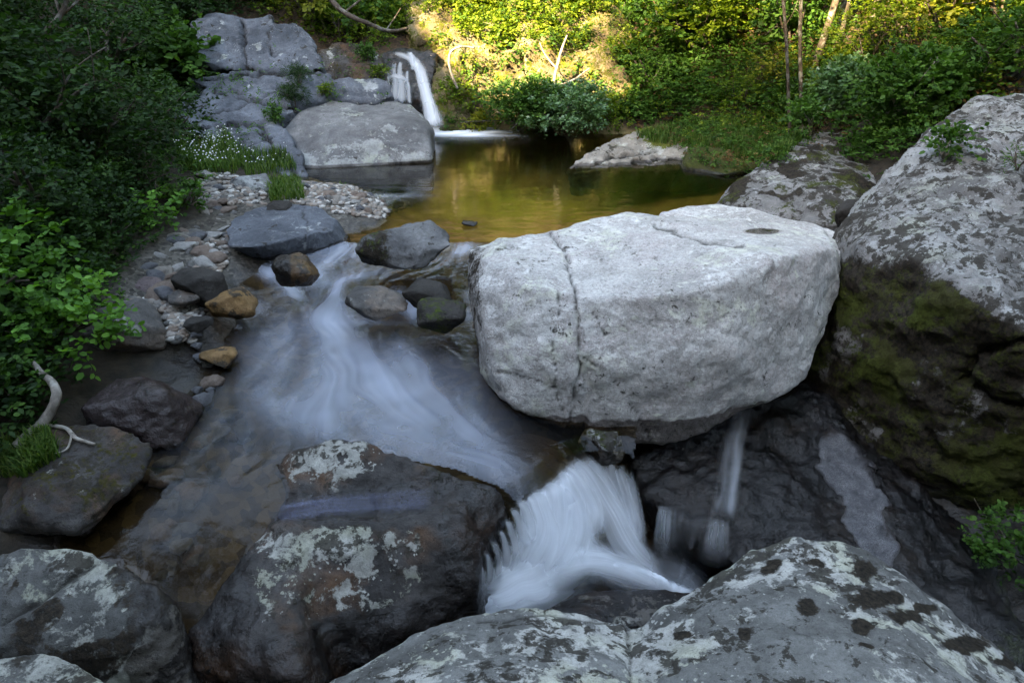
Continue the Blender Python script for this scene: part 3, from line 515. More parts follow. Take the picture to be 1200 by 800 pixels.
LG = [under_([(372,60,12.9),(395,50,13.2),(440,56,13.3),(448,70,13.0),(452,98,12.4),(378,98,12.4)], .6, .4),
      under_([(440,62,13.2),(480,58,13.4),(512,62,13.2),(508,90,12.8),(498,118,12.5),(455,120,12.3)], .9, .5)]
rock('waterfall_ledge', 'dark wet rock step that the small waterfall pours over', 'rock ledge', LG, M['wetrock'], voxel=.035, rad=.05, disp=((.06, .5), (.03, .2)), seed=66, facet=.04, masks=lambda V, N, px, py: dict(wet=sstep(440, 456, px), bare=.1 + 0 * px, moss=.4 * sstep(450, 430, px)))
CL = [under_([(508,62,13.3),(520,40,13.8),(560,34,14.0),(600,50,13.8),(598,110,13.1),(585,150,12.6),(520,150,12.4),(508,120,12.5)], .8, 1),
      under_([(585,60,13.3),(640,44,13.4),(715,56,13.4),(742,100,13.0),(720,150,12.6),(600,150,12.5)], .8, 1),
      under_([(470,10,14.2),(520,-20,14.6),(600,-20,14.7),(700,-10,14.6),(745,30,14.1),(730,66,13.6),(560,50,13.6),(490,50,13.6)], 1.2, 1),
      under_([(530,-120,16),(640,-130,16),(740,-100,15.8),(760,0,14.8),(600,-10,14.5),(500,0,14.4)], 1.5, 1)]
rock('cliff', 'sunlit ochre cliff with yellow moss beside the small waterfall', 'cliff', CL, M['gold'], voxel=.05, rad=.08, disp=((.16, .9), (.08, .35), (.05, .5)), seed=68, facet=.09, cracks=[([(545,60),(560,100),(552,150)], 3, .12), ([(600,40),(612,90)], 3, .12), ([(508,70),(545,84),(600,80)], 2.5, .1)])
IS = [X_((664,198,9.85),(686,182,10.35),(715,163,10.9),(760,152,11.4),(800,150,11.5),(830,160,11.2),(822,196,10.0),(760,200,9.85),(700,202,9.8)) + [np.array([.9, 10, -.4]), np.array([2.8, 10, -.4]), np.array([2, 11.6, -.2])]]
rock('rock_shelf', 'pale sloping shelf of rock below the grassy point across the pool', 'rock shelf', IS, M['shelf'], voxel=.03, rad=.05, disp=((.05, .6), (.04, .22)), seed=70, facet=.04,
     masks=lambda V, N, px, py: dict(moss=.75 * sstep(174, 160, py - (px - 740) * .12 + 14 * fbm(V, .5)), wet=sstep(.06, .0, V[:, 2]), bare=0 * px, stain=0 * px), cracks=[([(672,200),(720,182),(770,176)], 2.5, .06), ([(700,202),(760,188),(820,190)], 2, .05)])
rock('rock', 'low mossy hump of rock between the grassy point and the dark boulder', 'rock', [X_((812,156,11.2),(830,146,11.3),(860,142,11.4),(930,146,11.2),(915,185,9.9),(850,204,9.4),(805,192,9.8)) + [np.array([2.3, 10, -.4]), np.array([4, 10, -.4])]], M['right'], voxel=.035, rad=.08, seed=72, masks=lambda V, N, px, py: dict(moss=.8 + 0 * px, wet=sstep(.08, 0, V[:, 2]), bare=0 * px))
rock('boulder', 'grey boulder half hidden in leaves beyond the pool under the trees', 'boulder', [blobpts(845, 95, 885, 140, 14.2, 75)], M['gold'], voxel=.04, rad=.08, seed=75)
rock('boulder', 'pale boulder in the shade of the roots beyond the pool', 'boulder', [blobpts(805, 88, 838, 125, 14.8, 76)], M['bould'], voxel=.04, rad=.08, seed=76)
# gravel-bar stones: a few shapes, copied
rs = np.random.RandomState(3)
SM = []
for i, (c1, c2) in enumerate([((.20, .19, .18), (.12, .115, .11)), ((.30, .27, .24), (.2, .18, .16)), ((.24, .19, .16), (.15, .11, .09)), ((.15, .155, .16), (.09, .09, .1)), ((.36, .35, .33), (.26, .25, .24))]):
    SM.append(rock_mat('cobble', c1, c2, lich=-.3, blackl=0, speck=.4))
protos = []
for i in range(10):
    P = rs.normal(size=(14, 3)); P /= np.linalg.norm(P, axis=1)[:, None]; P *= np.array([.5, .38, .24]); 
    me, og = rock_mesh('cobble', [[p for p in P]], SM[i % 5], voxel=.05, rad=.07, disp=((.02, .5),), seed=80 + i, origin=np.zeros(3), masks=lambda V, N, px, py: dict(bare=0 * px)); protos.append(me)
kinds = ['grey cobble lying on the gravel bar', 'sandy cobble lying on the gravel bar', 'brown cobble lying on the gravel bar', 'slate-blue cobble lying on the gravel bar', 'whitish cobble lying on the gravel bar']
def scatter(poly, n, s0, s1, seed, sink=.25, sel=None, lab=None, grp='cobbles strewn over the gravel bar', wz=None):
    r = np.random.RandomState(seed); P = np.array(poly, float); k = 0; pts = []
    while k < n:
        px, py = r.uniform(P[:, 0].min(), P[:, 0].max()), r.uniform(P[:, 1].min(), P[:, 1].max())
        if not inpoly(np.array([px]), np.array([py]), poly)[0]: continue
        pts.append((px, py)); k += 1
    z = .05; out = np.array([Zp(a, b, z) for a, b in pts])
    for _ in range(4):
        zz = ghz(out[:, 0], out[:, 1]); out = np.array([Zp(a, b, min(zi, 1.5)) for (a, b), zi in zip(pts, zz)])
    for (x, y, z_) in out:
        i = r.choice(sel) if sel is not None else r.randint(10); sc = math.exp(r.uniform(math.log(s0), math.log(s1)))
        o = link('cobble', protos[i], None, (x, y, z_ + sc * (.12 - sink * .3))); o.scale = (sc, sc * r.uniform(.8, 1.2), sc * r.uniform(.8, 1.3)); o.rotation_euler = (r.uniform(-.3, .3), r.uniform(-.3, .3), r.uniform(0, 6.3))
        tag(o, (lab or kinds)[i % 5], 'stone', grp)
scatter([(360,215),(400,222),(450,228),(478,240),(440,252),(395,245),(372,236),(340,232),(330,215)], 70, .09, .24, 1)
scatter([(225,240),(275,238),(262,290),(250,330),(200,350),(150,345),(150,300),(200,285),(215,262)], 110, .11, .34, 2)
scatter([(180,205),(240,200),(300,215),(300,240),(230,262),(180,262)], 50, .09, .22, 3)
kin2 = ['grey cobble under the shallow water of the side channel', 'sandy cobble under the shallow water of the side channel', 'brown cobble under the shallow water of the side channel', 'slate-blue cobble under the shallow water of the side channel', 'whitish cobble under the shallow water of the side channel']
scatter([(190,380),(260,380),(290,420),(230,450),(200,520),(160,560),(130,600),(200,640),(180,700),(240,640),(300,520),(250,440)], 55, .10, .24, 4, sel=[0, 2, 3, 5, 7, 8], lab=kin2, grp='cobbles on the bed of the side channel')

# fine gravel between the cobbles: uncountable, one object
def gravel(polys, n, seed, s0=.018, s1=.055):
    bm = bmesh.new(); bmesh.ops.create_icosphere(bm, subdivisions=2, radius=1); T = np.array([v.co[:] for v in bm.verts]); Fc = np.array([[v.index for v in f.verts] for f in bm.faces]); bm.free()
    r = np.random.RandomState(seed); P = []
    for poly, k in polys:
        A = np.array(poly, float); q = []
        while len(q) < n * k:
            px, py = r.uniform(A[:, 0].min(), A[:, 0].max()), r.uniform(A[:, 1].min(), A[:, 1].max())
            if inpoly(np.array([px]), np.array([py]), poly)[0]: q.append((px, py))
        out = np.array([Zp(a, b, .05) for a, b in q])
        for _ in range(4):
            zz = ghz(out[:, 0], out[:, 1]); out = np.array([Zp(a, b, min(zi, 1.5)) for (a, b), zi in zip(q, zz)])
        P.append(out)
    P = np.concatenate(P); N = len(P); sz = np.exp(r.uniform(math.log(s0), math.log(s1), N)); Vs = []
    sh = np.stack([1 + .35 * fbm(T, .9, 2, k) for k in range(12)])                    # 12 lumpy shapes
    a = r.uniform(0, 6.3, N); c, s_ = np.cos(a), np.sin(a); base = T[None] * sh[r.randint(0, 12, N)][:, :, None] * np.array([1, .72, .5]) * sz[:, None, None]
    V = np.stack([base[..., 0] * c[:, None] - base[..., 1] * s_[:, None], base[..., 0] * s_[:, None] + base[..., 1] * c[:, None], base[..., 2]], -1) + (P + np.array([0, 0, .002]))[:, None, :]
    F = (Fc[None] + (np.arange(N) * len(T))[:, None, None]).reshape(-1, 3); t = np.repeat(r.uniform(0, 1, N), len(T))
    g = NT('gravel'); col = g.ramp(g.attr('tint'), (0., (.05, .048, .045)), (.25, (.14, .13, .12)), (.5, (.24, .20, .165)), (.7, (.12, .085, .065)), (.85, (.30, .285, .26)), (1., (.42, .40, .37)))
    col = g.mix(.5, col, g.mix(1., col, g.ramp(g.noise(90, 3, .6), (.3, .6), (.7, 1.3)), 'MULTIPLY')); m = g.done(g.pbr(col, .8, g.bump(g.noise(60, 3, .6), .004, .6)))
    return tag(link('gravel', mesh_np('gravel', V.reshape(-1, 3), F, m, dict(tint=t))), kind='stuff')
gravel([([(350,208),(400,214),(452,224),(482,240),(445,256),(395,250),(365,240),(330,236),(320,215)], 1.3), ([(215,235),(290,232),(270,290),(255,335),(205,365),(140,360),(120,330),(150,295),(190,280),(205,255)], 1.4), ([(170,205),(240,200),(310,212),(310,240),(230,262),(165,262)], .8), ([(190,350),(240,360),(225,400),(200,400)], .15)], 1500, 5)
# ---------------------------------------------------------------- water
from mathutils.bvhtree import BVHTree
def bvh_of(cats=('boulder', 'bedrock', 'rock outcrop', 'rock ledge', 'cliff', 'rock shelf', 'rock')):
    VV, FF, off = [], [], 0
    for o in COL.objects:
        if o.type == 'MESH' and o.get('category') in cats:
            me = o.data; V = np.empty(len(me.vertices) * 3, np.float32); me.vertices.foreach_get('co', V); V = V.reshape(-1, 3) + np.array(o.location)
            L = np.empty(len(me.loops), np.int32); me.loops.foreach_get('vertex_index', L); F = (L.reshape(-1, 4) + off).tolist() if len(L) == 4 * len(me.polygons) else [tuple(off + i for i in p.vertices) for p in me.polygons]
            VV.append(V); FF += F; off += len(V)
    return BVHTree.FromPolygons(np.concatenate(VV).tolist(), FF)
BV = bvh_of()
def surf(px, py, lift=.015, default=None):
    d = Vector(ray(px, py)).normalized(); h = BV.ray_cast(Vector((0, 0, CAM_H)), d)
    if h[0] is None: return W(px, py, default)
    return np.array(h[0] + h[1] * lift if h[1].dot(d) < 0 else h[0] - d * lift)
def water_mat(name, tint=(.86, .78, .6), rip=14., ripd=.01, rough=.06, stretch=(1, 1, 1), ior=1.33, foamc=(.80, .86, .93)):
    s = NT(name); foam = s.attr('foam'); ob = s.map(s.obj(), scale=stretch)
    b = s.bump(s.noise(rip, 3, .5, vec=ob), ripd, .6); b = s.bump(s.noise(rip * .22, 2, .5, vec=ob), ripd * 3, .5, b)
    tr = s.n('ShaderNodeBsdfTransparent'); tr.inputs[0].default_value = (*tint, 1)
    gl = s.n('ShaderNodeBsdfGlossy'); gl.inputs['Roughness'].default_value = rough; s.set(gl.inputs['Normal'], b)
    fr = s.n('ShaderNodeFresnel'); fr.inputs[0].default_value = ior; s.set(fr.inputs['Normal'], b)
    m = s.n('ShaderNodeMixShader'); s.set(m.inputs[0], fr.outputs[0]); s.set(m.inputs[1], tr.outputs[0]); s.set(m.inputs[2], gl.outputs[0])
    df = s.n('ShaderNodeBsdfDiffuse'); df.inputs[0].default_value = (*foamc, 1)
    m2 = s.n('ShaderNodeMixShader'); s.set(m2.inputs[0], foam); s.set(m2.inputs[1], m.outputs[0]); s.set(m2.inputs[2], df.outputs[0])
    return s.done(m2.outputs[0])
def field(X, Y, vecs):
    """smooth flow direction from a few measured directions"""
    U = np.zeros_like(X); V = np.zeros_like(X); S = np.zeros_like(X)
    for (p, q) in vecs:
        d = q - p; d = d / np.linalg.norm(d); m = (p + q) / 2; k = 1 / ((X - m[0]) ** 2 + (Y - m[1]) ** 2 + .02) ** 1.5
        U += k * d[0]; V += k * d[1]; S += k
    L = np.hypot(U, V) + 1e-9; U, V = U / L, V / L; a = 1.0 * gn(np.stack([X, Y, X * 0], 1) / .42 + 3.7); return U * np.cos(a) - V * np.sin(a), U * np.sin(a) + V * np.cos(a)
def lic(X, Y, vecs, steps=16, h=.045, s=.05, seed=0):
    out = gn(np.stack([X, Y, X * 0], 1) / s + seed); wsum = 1.
    for sg in (1, -1):
        x, y = X.copy(), Y.copy()
        for i in range(steps):
            u, v = field(x, y, vecs); x = x + sg * h * u; y = y + sg * h * v; k = 1 - i / steps
            out = out + k * gn(np.stack([x, y, x * 0], 1) / s + seed); wsum += k * k
    return out / math.sqrt(wsum)
def cutgrid(xs, ys, poly, zf):
    X, Y = np.meshgrid(xs, ys); k = inpoly(X, Y, poly); Z = zf(X, Y); V = np.stack([X, Y, Z], -1).reshape(-1, 3)
    F = idx(len(xs), len(ys)); kk = k.ravel(); F = F[kk[F].all(1)]; use = np.unique(F); mp = np.full(len(V), -1); mp[use] = np.arange(len(use))
    return V[use], mp[F]
ZW = lambda px, py, z: Zp(px, py, z)[:2]
fl = [(430,262,395,285,-.03),(385,292,345,305,-.1),(300,308,290,322,-.12),(295,335,350,362,-.2),(400,318,390,355,-.18),(385,360,405,410,-.22),(548,298,515,320,-.15),(500,322,440,328,-.18),(430,330,400,355,-.2),(420,420,480,470,-.27),(340,430,310,490,-.27),(510,440,570,505,-.3),
      (560,520,620,552,-.36),(610,520,652,545,-.37),(280,480,240,560,-.34),(230,600,205,680,-.45),(190,700,180,790,-.7),(430,490,520,535,-.34),(560,390,555,440,-.28),(370,380,345,430,-.24),(330,550,270,590,-.4),(460,375,480,420,-.25),(395,400,430,450,-.26)]
VEC = [(ZW(a, b, z), ZW(c, d, z)) for a, b, c, d, z in fl]
lipc = [(.86, 3.78), (.80, 3.86), (.55, 3.86), (.36, 3.76), (.30, 3.62), (.16, 3.48), (.03, 3.36)]
poly = [(1.6, 6.9), (1.5, 5.2), (1.0, 4.4)] + lipc + [(-.12, 3.45), (-.4, 3.6), (-.75, 3.68), (-1.2, 3.5), (-1.38, 3.0), (-1.35, 2.3), (-1.35, 1.7), (-3.6, 1.7), (-3.6, 6.9)]
def wz(X, Y):
    z = wlev(X, Y); d = polydist(X, Y, lipc); z = z - .05 * sstep(.14, .0, d)
    return z
wv_, wf_ = cutgrid(np.arange(-3.6, 1.7, .016), np.arange(1.7, 6.92, .016), poly, wz)
x, y = wv_[:, 0], wv_[:, 1]
L1 = lic(x, y, VEC, 20, .03, .06, 1); L2 = lic(x, y, VEC, 14, .08, .2, 7)
streak = np.clip(.5 + .12 * L1 + .30 * L2, 0, 1.3)
def blobs(x, y, B):
    f = np.zeros_like(x)
    for px, py, z, rx, ry, ang, a in B:                   # centre, radii along and across in metres, heading in the picture, amount
        c = ZW(px, py, z); e = ZW(px + 10 * math.cos(R(ang)), py + 10 * math.sin(R(ang)), z) - c; e /= np.linalg.norm(e)
        dx, dy = x - c[0], y - c[1]; s_ = dx * e[0] + dy * e[1]; t_ = -dx * e[1] + dy * e[0]
        f = f + a * np.exp(-(s_ / rx) ** 2 - (t_ / ry) ** 2)
    return f
FB = [(520,440,-.3,.45,.3,50,.3),(310,400,-.24,.4,.25,110,.25),(480,360,-.22,.4,.15,20,.3),(400,480,-.32,.7,.3,30,.25),(388,376,-.22,.24,.15,60,1.2),(320,300,-.1,.5,.2,165,.7),(425,300,-.1,.4,.16,165,.6),(380,300,-.1,.4,.2,0,.5),(420,270,-.05,.3,.12,150,.6),(470,330,-.2,.5,.1,175,.45),(360,330,-.16,.5,.2,60,.35),(345,350,-.2,.30,.06,40,.9),(310,325,-.14,.22,.07,35,.8),(300,300,-.1,.3,.09,165,.8),(345,288,-.08,.22,.07,150,.8),(395,345,-.18,.25,.06,110,.9),(430,333,-.18,.35,.05,170,.7),(395,305,-.1,.25,.09,140,.7),(405,272,-.05,.25,.06,140,.9),
      (545,300,-.1,.14,.09,110,1.0),(500,318,-.15,.3,.06,165,.6),(410,405,-.25,.35,.15,50,.75),(440,440,-.28,.5,.16,48,.5),(385,430,-.26,.5,.14,80,.5),(340,400,-.25,.35,.12,125,.4),(430,460,-.3,.9,.6,50,.24),(330,450,-.3,.6,.35,120,.14),(500,500,-.34,.7,.22,38,.42),(470,410,-.27,.5,.12,45,.35),
      (540,470,-.32,.4,.12,60,.25),(570,530,-.37,.45,.12,40,.35),(420,505,-.34,.5,.16,25,.4),(480,470,-.31,.8,.35,45,.24),(270,500,-.33,.6,.3,115,.07),(440,370,-.22,.25,.06,150,.5),(340,480,-.33,.4,.12,30,.3)]
for x0, y0, x1, y1, Y, lab, mt, wz_, sd_ in MS:
    if sd_ in (31, 32, 33, 34, 35, 36, 53): FB += [(x0 - 4, (y0 + y1) / 2 + 6, wz_, .12, .05, 100, .5), (x1 + 3, (y0 + y1) / 2 + 8, wz_, .12, .05, 80, .4), ((x0 + x1) / 2, y1 + 3, wz_, (x1 - x0) / 300, .04, 0, .35)]
f = blobs(x, y, FB)
soft = np.clip(.5 + .6 * fbm(wv_, .5, 3, 5), 0, 1)
foam = .62 * np.clip(1 - np.exp(-f * np.clip(.9 * streak + .5 * soft - .05, 0, 2) * 1.0), 0, 1)
wv_[:, 2] += (.020 * L2 + .007 * L1) * np.clip(f * 1.6 + .15, 0, 1)
o = link('stream_water', mesh_np('stream_water', wv_, wf_, water_mat('stream_water', tint=(.70, .60, .46), rip=9, ripd=.012, rough=.12, foamc=(.60, .68, .82)), dict(foam=foam))); tag(o, kind='structure')  # bluish foam colour and broad blobs also paint in the sky's sheen
# the pool: its near edge meets the stream
ppoly = [(-3.8, 6.87), (5.2, 6.87), (5.2, 13.2), (-3.8, 13.2)]
pv, pf = cutgrid(np.arange(-3.8, 5.25, .06), np.arange(6.87, 13.3, .06), ppoly, lambda X, Y: np.zeros_like(X))
x, y = pv[:, 0], pv[:, 1]
pfo = blobs(x, y, [(530,153,0,.75,.42,3,1.2),(555,156,0,.8,.2,2,.5),(515,149,0,.35,.35,0,.8)]) * np.clip(.75 + .5 * fbm(pv * np.array([.6, 2.2, 1]), .35, 3, 4), 0, 1.3)
pfo = pfo + .35 * np.clip(blobs(x, y, [(400,240,0,.8,.25,170,1.)]) * (.3 + fbm(pv, .2, 3, 9)), 0, 1)
o = link('pool_water', mesh_np('pool_water', pv, pf, water_mat('pool_water', tint=(.84, .72, .42), rip=5, ripd=.005, rough=.09, stretch=(1, 2.2, 1), ior=1.8), dict(foam=np.clip(pfo, 0, .9)))); tag(o, kind='structure')
# plunge pool
qv, qf = cutgrid(np.arange(-.9, 1.5, .016), np.arange(2.3, 3.95, .016), [(-.9, 2.3), (1.5, 2.3), (1.5, 3.6), (1.1, 3.9), (.2, 3.8), (-.2, 3.4), (-.9, 3.0)], lambda X, Y: np.full_like(X, -1.22))
x, y = qv[:, 0], qv[:, 1]
QV = [(ZW(a, b, -1.2), ZW(c, d, -1.2)) for a, b, c, d in [(640,650,590,700),(600,650,560,700),(690,650,760,680),(740,670,800,695),(650,670,620,700),(560,700,500,720),(820,670,800,700),(700,690,650,720)]]
S = lic(x, y, QV, 12, .04, .05, 3)
ff = blobs(x, y, [(600,696,-1.2,.30,.12,170,1.2),(600,688,-1.2,.34,.2,150,1.3),(565,695,-1.2,.2,.16,120,1.1),(650,664,-1.2,.3,.14,160,1.2),(720,668,-1.2,.35,.07,20,.95),(770,684,-1.2,.25,.05,20,.95),(520,715,-1.2,.2,.08,160,.3),(800,675,-1.2,.2,.1,60,.2)])
ff = ff * (.65 + .3 * S); qv[:, 2] += .10 * np.clip(ff, 0, 1.2) + .012 * S
qm = water_mat('plunge_water', tint=(.6, .5, .4), rip=12, ripd=.015, rough=.1)
o = link('plunge_pool_water', mesh_np('plunge_pool_water', qv, qf, qm, dict(foam=np.clip(ff, 0, .96)))); tag(o, kind='structure')
# lower outfall at the near end of the side channel
def fall_mat(name, freq=26., hard=.25, col=(.84, .89, .95), amt=1.):
    s = NT(name); uvn = s.n('ShaderNodeUVMap'); a = s.attr('alpha')
    n1 = s.noise(1., 3, .55, vec=s.map(uvn.outputs[0], scale=(freq, .9, 1))); n2 = s.noise(1., 2, .5, vec=s.map(uvn.outputs[0], scale=(freq * 3.1, 1.6, 1), loc=(4, 2, 0)))
    k = s.mat('ADD', s.mat('MULTIPLY', s.mat('SUBTRACT', n1, .5), 2.4), s.mat('MULTIPLY', s.mat('SUBTRACT', n2, .5), .5))
    # alpha near 1 stays solid, lower values break into strands
    al = s.mat('ADD', s.mat('MULTIPLY', a, amt), s.mat('MULTIPLY', k, hard), clamp=True)
    al = s.mat('MULTIPLY', al, s.step(a, .0, .25)); 
    df = s.n('ShaderNodeBsdfDiffuse'); df.inputs[0].default_value = (*col, 1)
    tl = s.n('ShaderNodeBsdfTranslucent'); tl.inputs[0].default_value = (*col, 1)
    b = s.bump(n1, .02, .5); s.set(df.inputs['Normal'], b)
    mx = s.n('ShaderNodeMixShader'); mx.inputs[0].default_value = .3; s.set(mx.inputs[1], df.outputs[0]); s.set(mx.inputs[2], tl.outputs[0])
    tr = s.n('ShaderNodeBsdfTransparent'); m2 = s.n('ShaderNodeMixShader'); s.set(m2.inputs[0], al); s.set(m2.inputs[1], tr.outputs[0]); s.set(m2.inputs[2], mx.outputs[0])
    return s.done(m2.outputs[0])
FM = fall_mat('falling_water', 9, .24); FU = fall_mat('far_falling_water', 7, .3); FS = fall_mat('falling_strands', 15, .5, amt=.9); FV = fall_mat('falling_veil', 9, .35)
def cr(P, t):
    P = np.asarray(P, float); n = len(P); out = []
    for u in t * (n - 1):
        i = min(int(u), n - 2); f = u - i; p1, p2 = P[i], P[i + 1]; p0 = P[i - 1] if i > 0 else 2 * p1 - p2; p3 = P[i + 2] if i + 2 < n else 2 * p2 - p1
        out.append(.5 * ((2 * p1) + (-p0 + p2) * f + (2 * p0 - 5 * p1 + 4 * p2 - p3) * f * f + (-p0 + 3 * p1 - 3 * p2 + p3) * f ** 3))
    return np.array(out)
def sheet(name, rows, mat, parent, alpha, nu=90, nv=60, rib=.012, seed=0, label=None, edge=.08):
    """rows: from the lip down, each a list of world points across"""
    rows = [cr(r, np.linspace(0, 1, nu)) for r in rows]; G_ = cr(np.array(rows), np.linspace(0, 1, nv))      # nv,nu,3
    u = np.linspace(0, 1, nu); v = np.linspace(0, 1, nv); UU, VV = np.meshgrid(u, v)
    du = np.gradient(G_, axis=1); dv = np.gradient(G_, axis=0); N = np.cross(du, dv); N /= np.linalg.norm(N, axis=2)[:, :, None] + 1e-9
    N *= np.where((N * (np.array([0, 0, CAM_H]) - G_)).sum(2) > 0, 1, -1)[:, :, None]
    q = np.stack([UU * 14, VV * 1.0, UU * 0 + seed], -1).reshape(-1, 3); rb = fbm(q, 1., 2, seed).reshape(UU.shape)
    G_ = G_ + N * (rib * rb * sstep(0, .2, VV))[:, :, None]
    ln = np.linalg.norm(G_[0, -1] - G_[0, 0]); al = alpha(UU, VV) * sstep(0, edge if np.isscalar(edge) else edge[0], UU) * sstep(1, 1 - (edge if np.isscalar(edge) else edge[1]), UU)
    org = G_.reshape(-1, 3).mean(0); ploc = np.array(parent.location)
    me = mesh_np(name, G_.reshape(-1, 3) - ploc, idx(nu, nv), mat, dict(alpha=al.ravel()), uv=np.stack([UU, VV], -1).reshape(-1, 2))
    o = link(name, me, parent)
    if label: o['label'] = label
    return o
def ribbon(name, pts, wid, mat, parent, a, seed=0, label=None, ns=14, nv=44, top=.1, end=.12, bulge=.04, P=None, streak=1.):
    """a soft-edged jet of water: centre line through (px, py, Y) points, widths in picture pixels at its distance"""
    C_ = cr(np.array(X_(*pts)) if P is None else np.array(P), np.linspace(0, 1, nv)); wd = np.interp(np.linspace(0, 1, nv), np.linspace(0, 1, len(wid)), wid)
    T = unit_(np.gradient(C_, axis=0)); toc = unit_(np.array([0, 0, CAM_H]) - C_); S = unit_(np.cross(T, toc)); Nn = np.cross(S, T); Nn *= np.sign((Nn * toc).sum(1))[:, None]
    hw = wd / 2 / FPX * np.linalg.norm(C_ - np.array([0, 0, CAM_H]), axis=1); u = np.linspace(-1, 1, ns); UU, VV = np.meshgrid(u, np.linspace(0, 1, nv))
    wob = .22 * fbm(np.stack([VV * 2.2, VV * 0 + seed, UU * .6], -1).reshape(-1, 3), 1., 2, seed).reshape(UU.shape)
    G_ = C_[:, None] + S[:, None] * ((UU + wob) * hw[:, None])[..., None] + Nn[:, None] * ((bulge * (1 - UU ** 2) - bulge * .5) * hw[:, None])[..., None]
    al = a * (1 - UU ** 2) ** 1.7 * sstep(0, top, VV) * sstep(1, 1 - end, VV); org = np.array(parent.location)
    return tag(link(name, mesh_np(name, G_.reshape(-1, 3) - org, idx(ns, nv), mat, dict(alpha=al.ravel()), uv=np.stack([UU * hw[:, None] * 9 * streak + seed * 1.7, VV], -1).reshape(-1, 2)), parent), label)
def unit_(a): return a / (np.linalg.norm(a, axis=-1, keepdims=True) + 1e-9)
FJ = fall_mat('water_jet', 2.6, .26)
lf = empty('waterfall', Zp(620, 690, -1.2)); tag(lf, 'milky fan-shaped cascade pouring from the stream below the pale boulder', 'waterfall')
def a1(u, v):
    hole = np.exp(-(((u - .80) / .15) ** 2 + ((v - .70) / .15) ** 2))
    return (.34 + .34 * sstep(.1, .5, v)) * sstep(-.02, .25, v) * (1 - .95 * hole) * sstep(1.0, .8, v)
sheet('water_sheet', [X_((597,584,3.35),(615,578,3.44),(640,562,3.58),(662,540,3.72),(688,533,3.82)),
                      X_((598,598,3.29),(618,592,3.38),(648,576,3.51),(674,556,3.66),(700,552,3.76)),
                      X_((596,632,3.22),(618,625,3.31),(652,612,3.41),(692,598,3.54),(722,600,3.64)),
                      X_((582,664,3.16),(612,656,3.24),(650,642,3.31),(700,635,3.40),(748,650,3.44)),
                      X_((558,700,3.08),(598,692,3.14),(650,672,3.22),(715,672,3.26),(795,690,3.26))], FM, lf, a1, rib=.02, seed=3, edge=(.3, .25))
JT = [ # centre line, widths, strength
 ([(603,583,3.34),(614,594,3.31),(622,618,3.27),(624,650,3.22)], [4,6,9,16], .8), ([(596,594,3.30),(605,604,3.27),(613,628,3.23),(614,662,3.18)], [3,5,8,14], .7), ([(589,606,3.26),(598,617,3.23),(604,640,3.19),(604,674,3.14)], [3,5,7,14], .75),
 ([(582,618,3.22),(590,629,3.19),(594,652,3.15),(592,684,3.11)], [3,4,6,12], .65), ([(574,631,3.18),(582,642,3.15),(585,664,3.12),(581,692,3.09)], [3,4,6,12], .7), ([(566,643,3.15),(573,655,3.12),(575,674,3.10),(570,699,3.07)], [2.5,4,6,12], .6),
 ([(559,655,3.12),(564,667,3.10),(565,682,3.08),(561,704,3.05)], [2.5,4,6,10], .6), ([(553,666,3.09),(556,678,3.07),(556,690,3.06),(552,706,3.04)], [2.5,4,5,9], .45),
 ([(618,575,3.46),(627,590,3.39),(628,632,3.27),(598,684,3.13)], [16,24,40,70], .75), ([(633,566,3.55),(645,582,3.47),(650,626,3.34),(622,682,3.17)], [18,24,42,70], .85), ([(648,556,3.64),(661,572,3.55),(672,618,3.42),(650,672,3.23)], [18,24,36,60], .85),
 ([(657,546,3.70),(674,560,3.62),(694,600,3.5),(684,650,3.33)], [14,18,24,30], .8), ([(664,537,3.76),(686,553,3.67),(714,600,3.56),(740,648,3.44),(802,693,3.26)], [10,14,20,22,12], .85), ([(676,534,3.80),(700,552,3.72),(728,604,3.6),(752,652,3.47),(808,695,3.26)], [10,12,16,18,10], .6),
 ([(650,560,3.60),(664,580,3.52),(684,628,3.42),(706,656,3.34),(780,690,3.24)], [8,12,16,20,12], .55),
 ([(710,536,3.92),(716,556,3.86),(728,606,3.72),(748,656,3.55)], [10,12,16,18], .55), ([(722,540,3.92),(729,562,3.85),(740,608,3.72),(754,658,3.56)], [9,11,12,14], .65), ([(734,545,3.90),(740,570,3.84),(748,612,3.72),(757,658,3.58)], [5,7,8,9], .7),
 ([(628,672,3.22),(680,658,3.27),(735,666,3.31),(800,694,3.24)], [26,20,18,10], .8), ([(560,700,3.06),(590,690,3.10),(625,676,3.17),(655,660,3.24)], [20,34,40,34], .75)]
for k, (p, w_, a_) in enumerate(JT): ribbon('water_strand', p, [q * (1.9 if w_[0] > 8 else 2.7) for q in w_], FJ, lf, a_ * (.76 if w_[0] > 8 else .62), seed=k + 1, top=.3, end=.35, ns=18, streak=1. if w_[0] > 8 else .5)
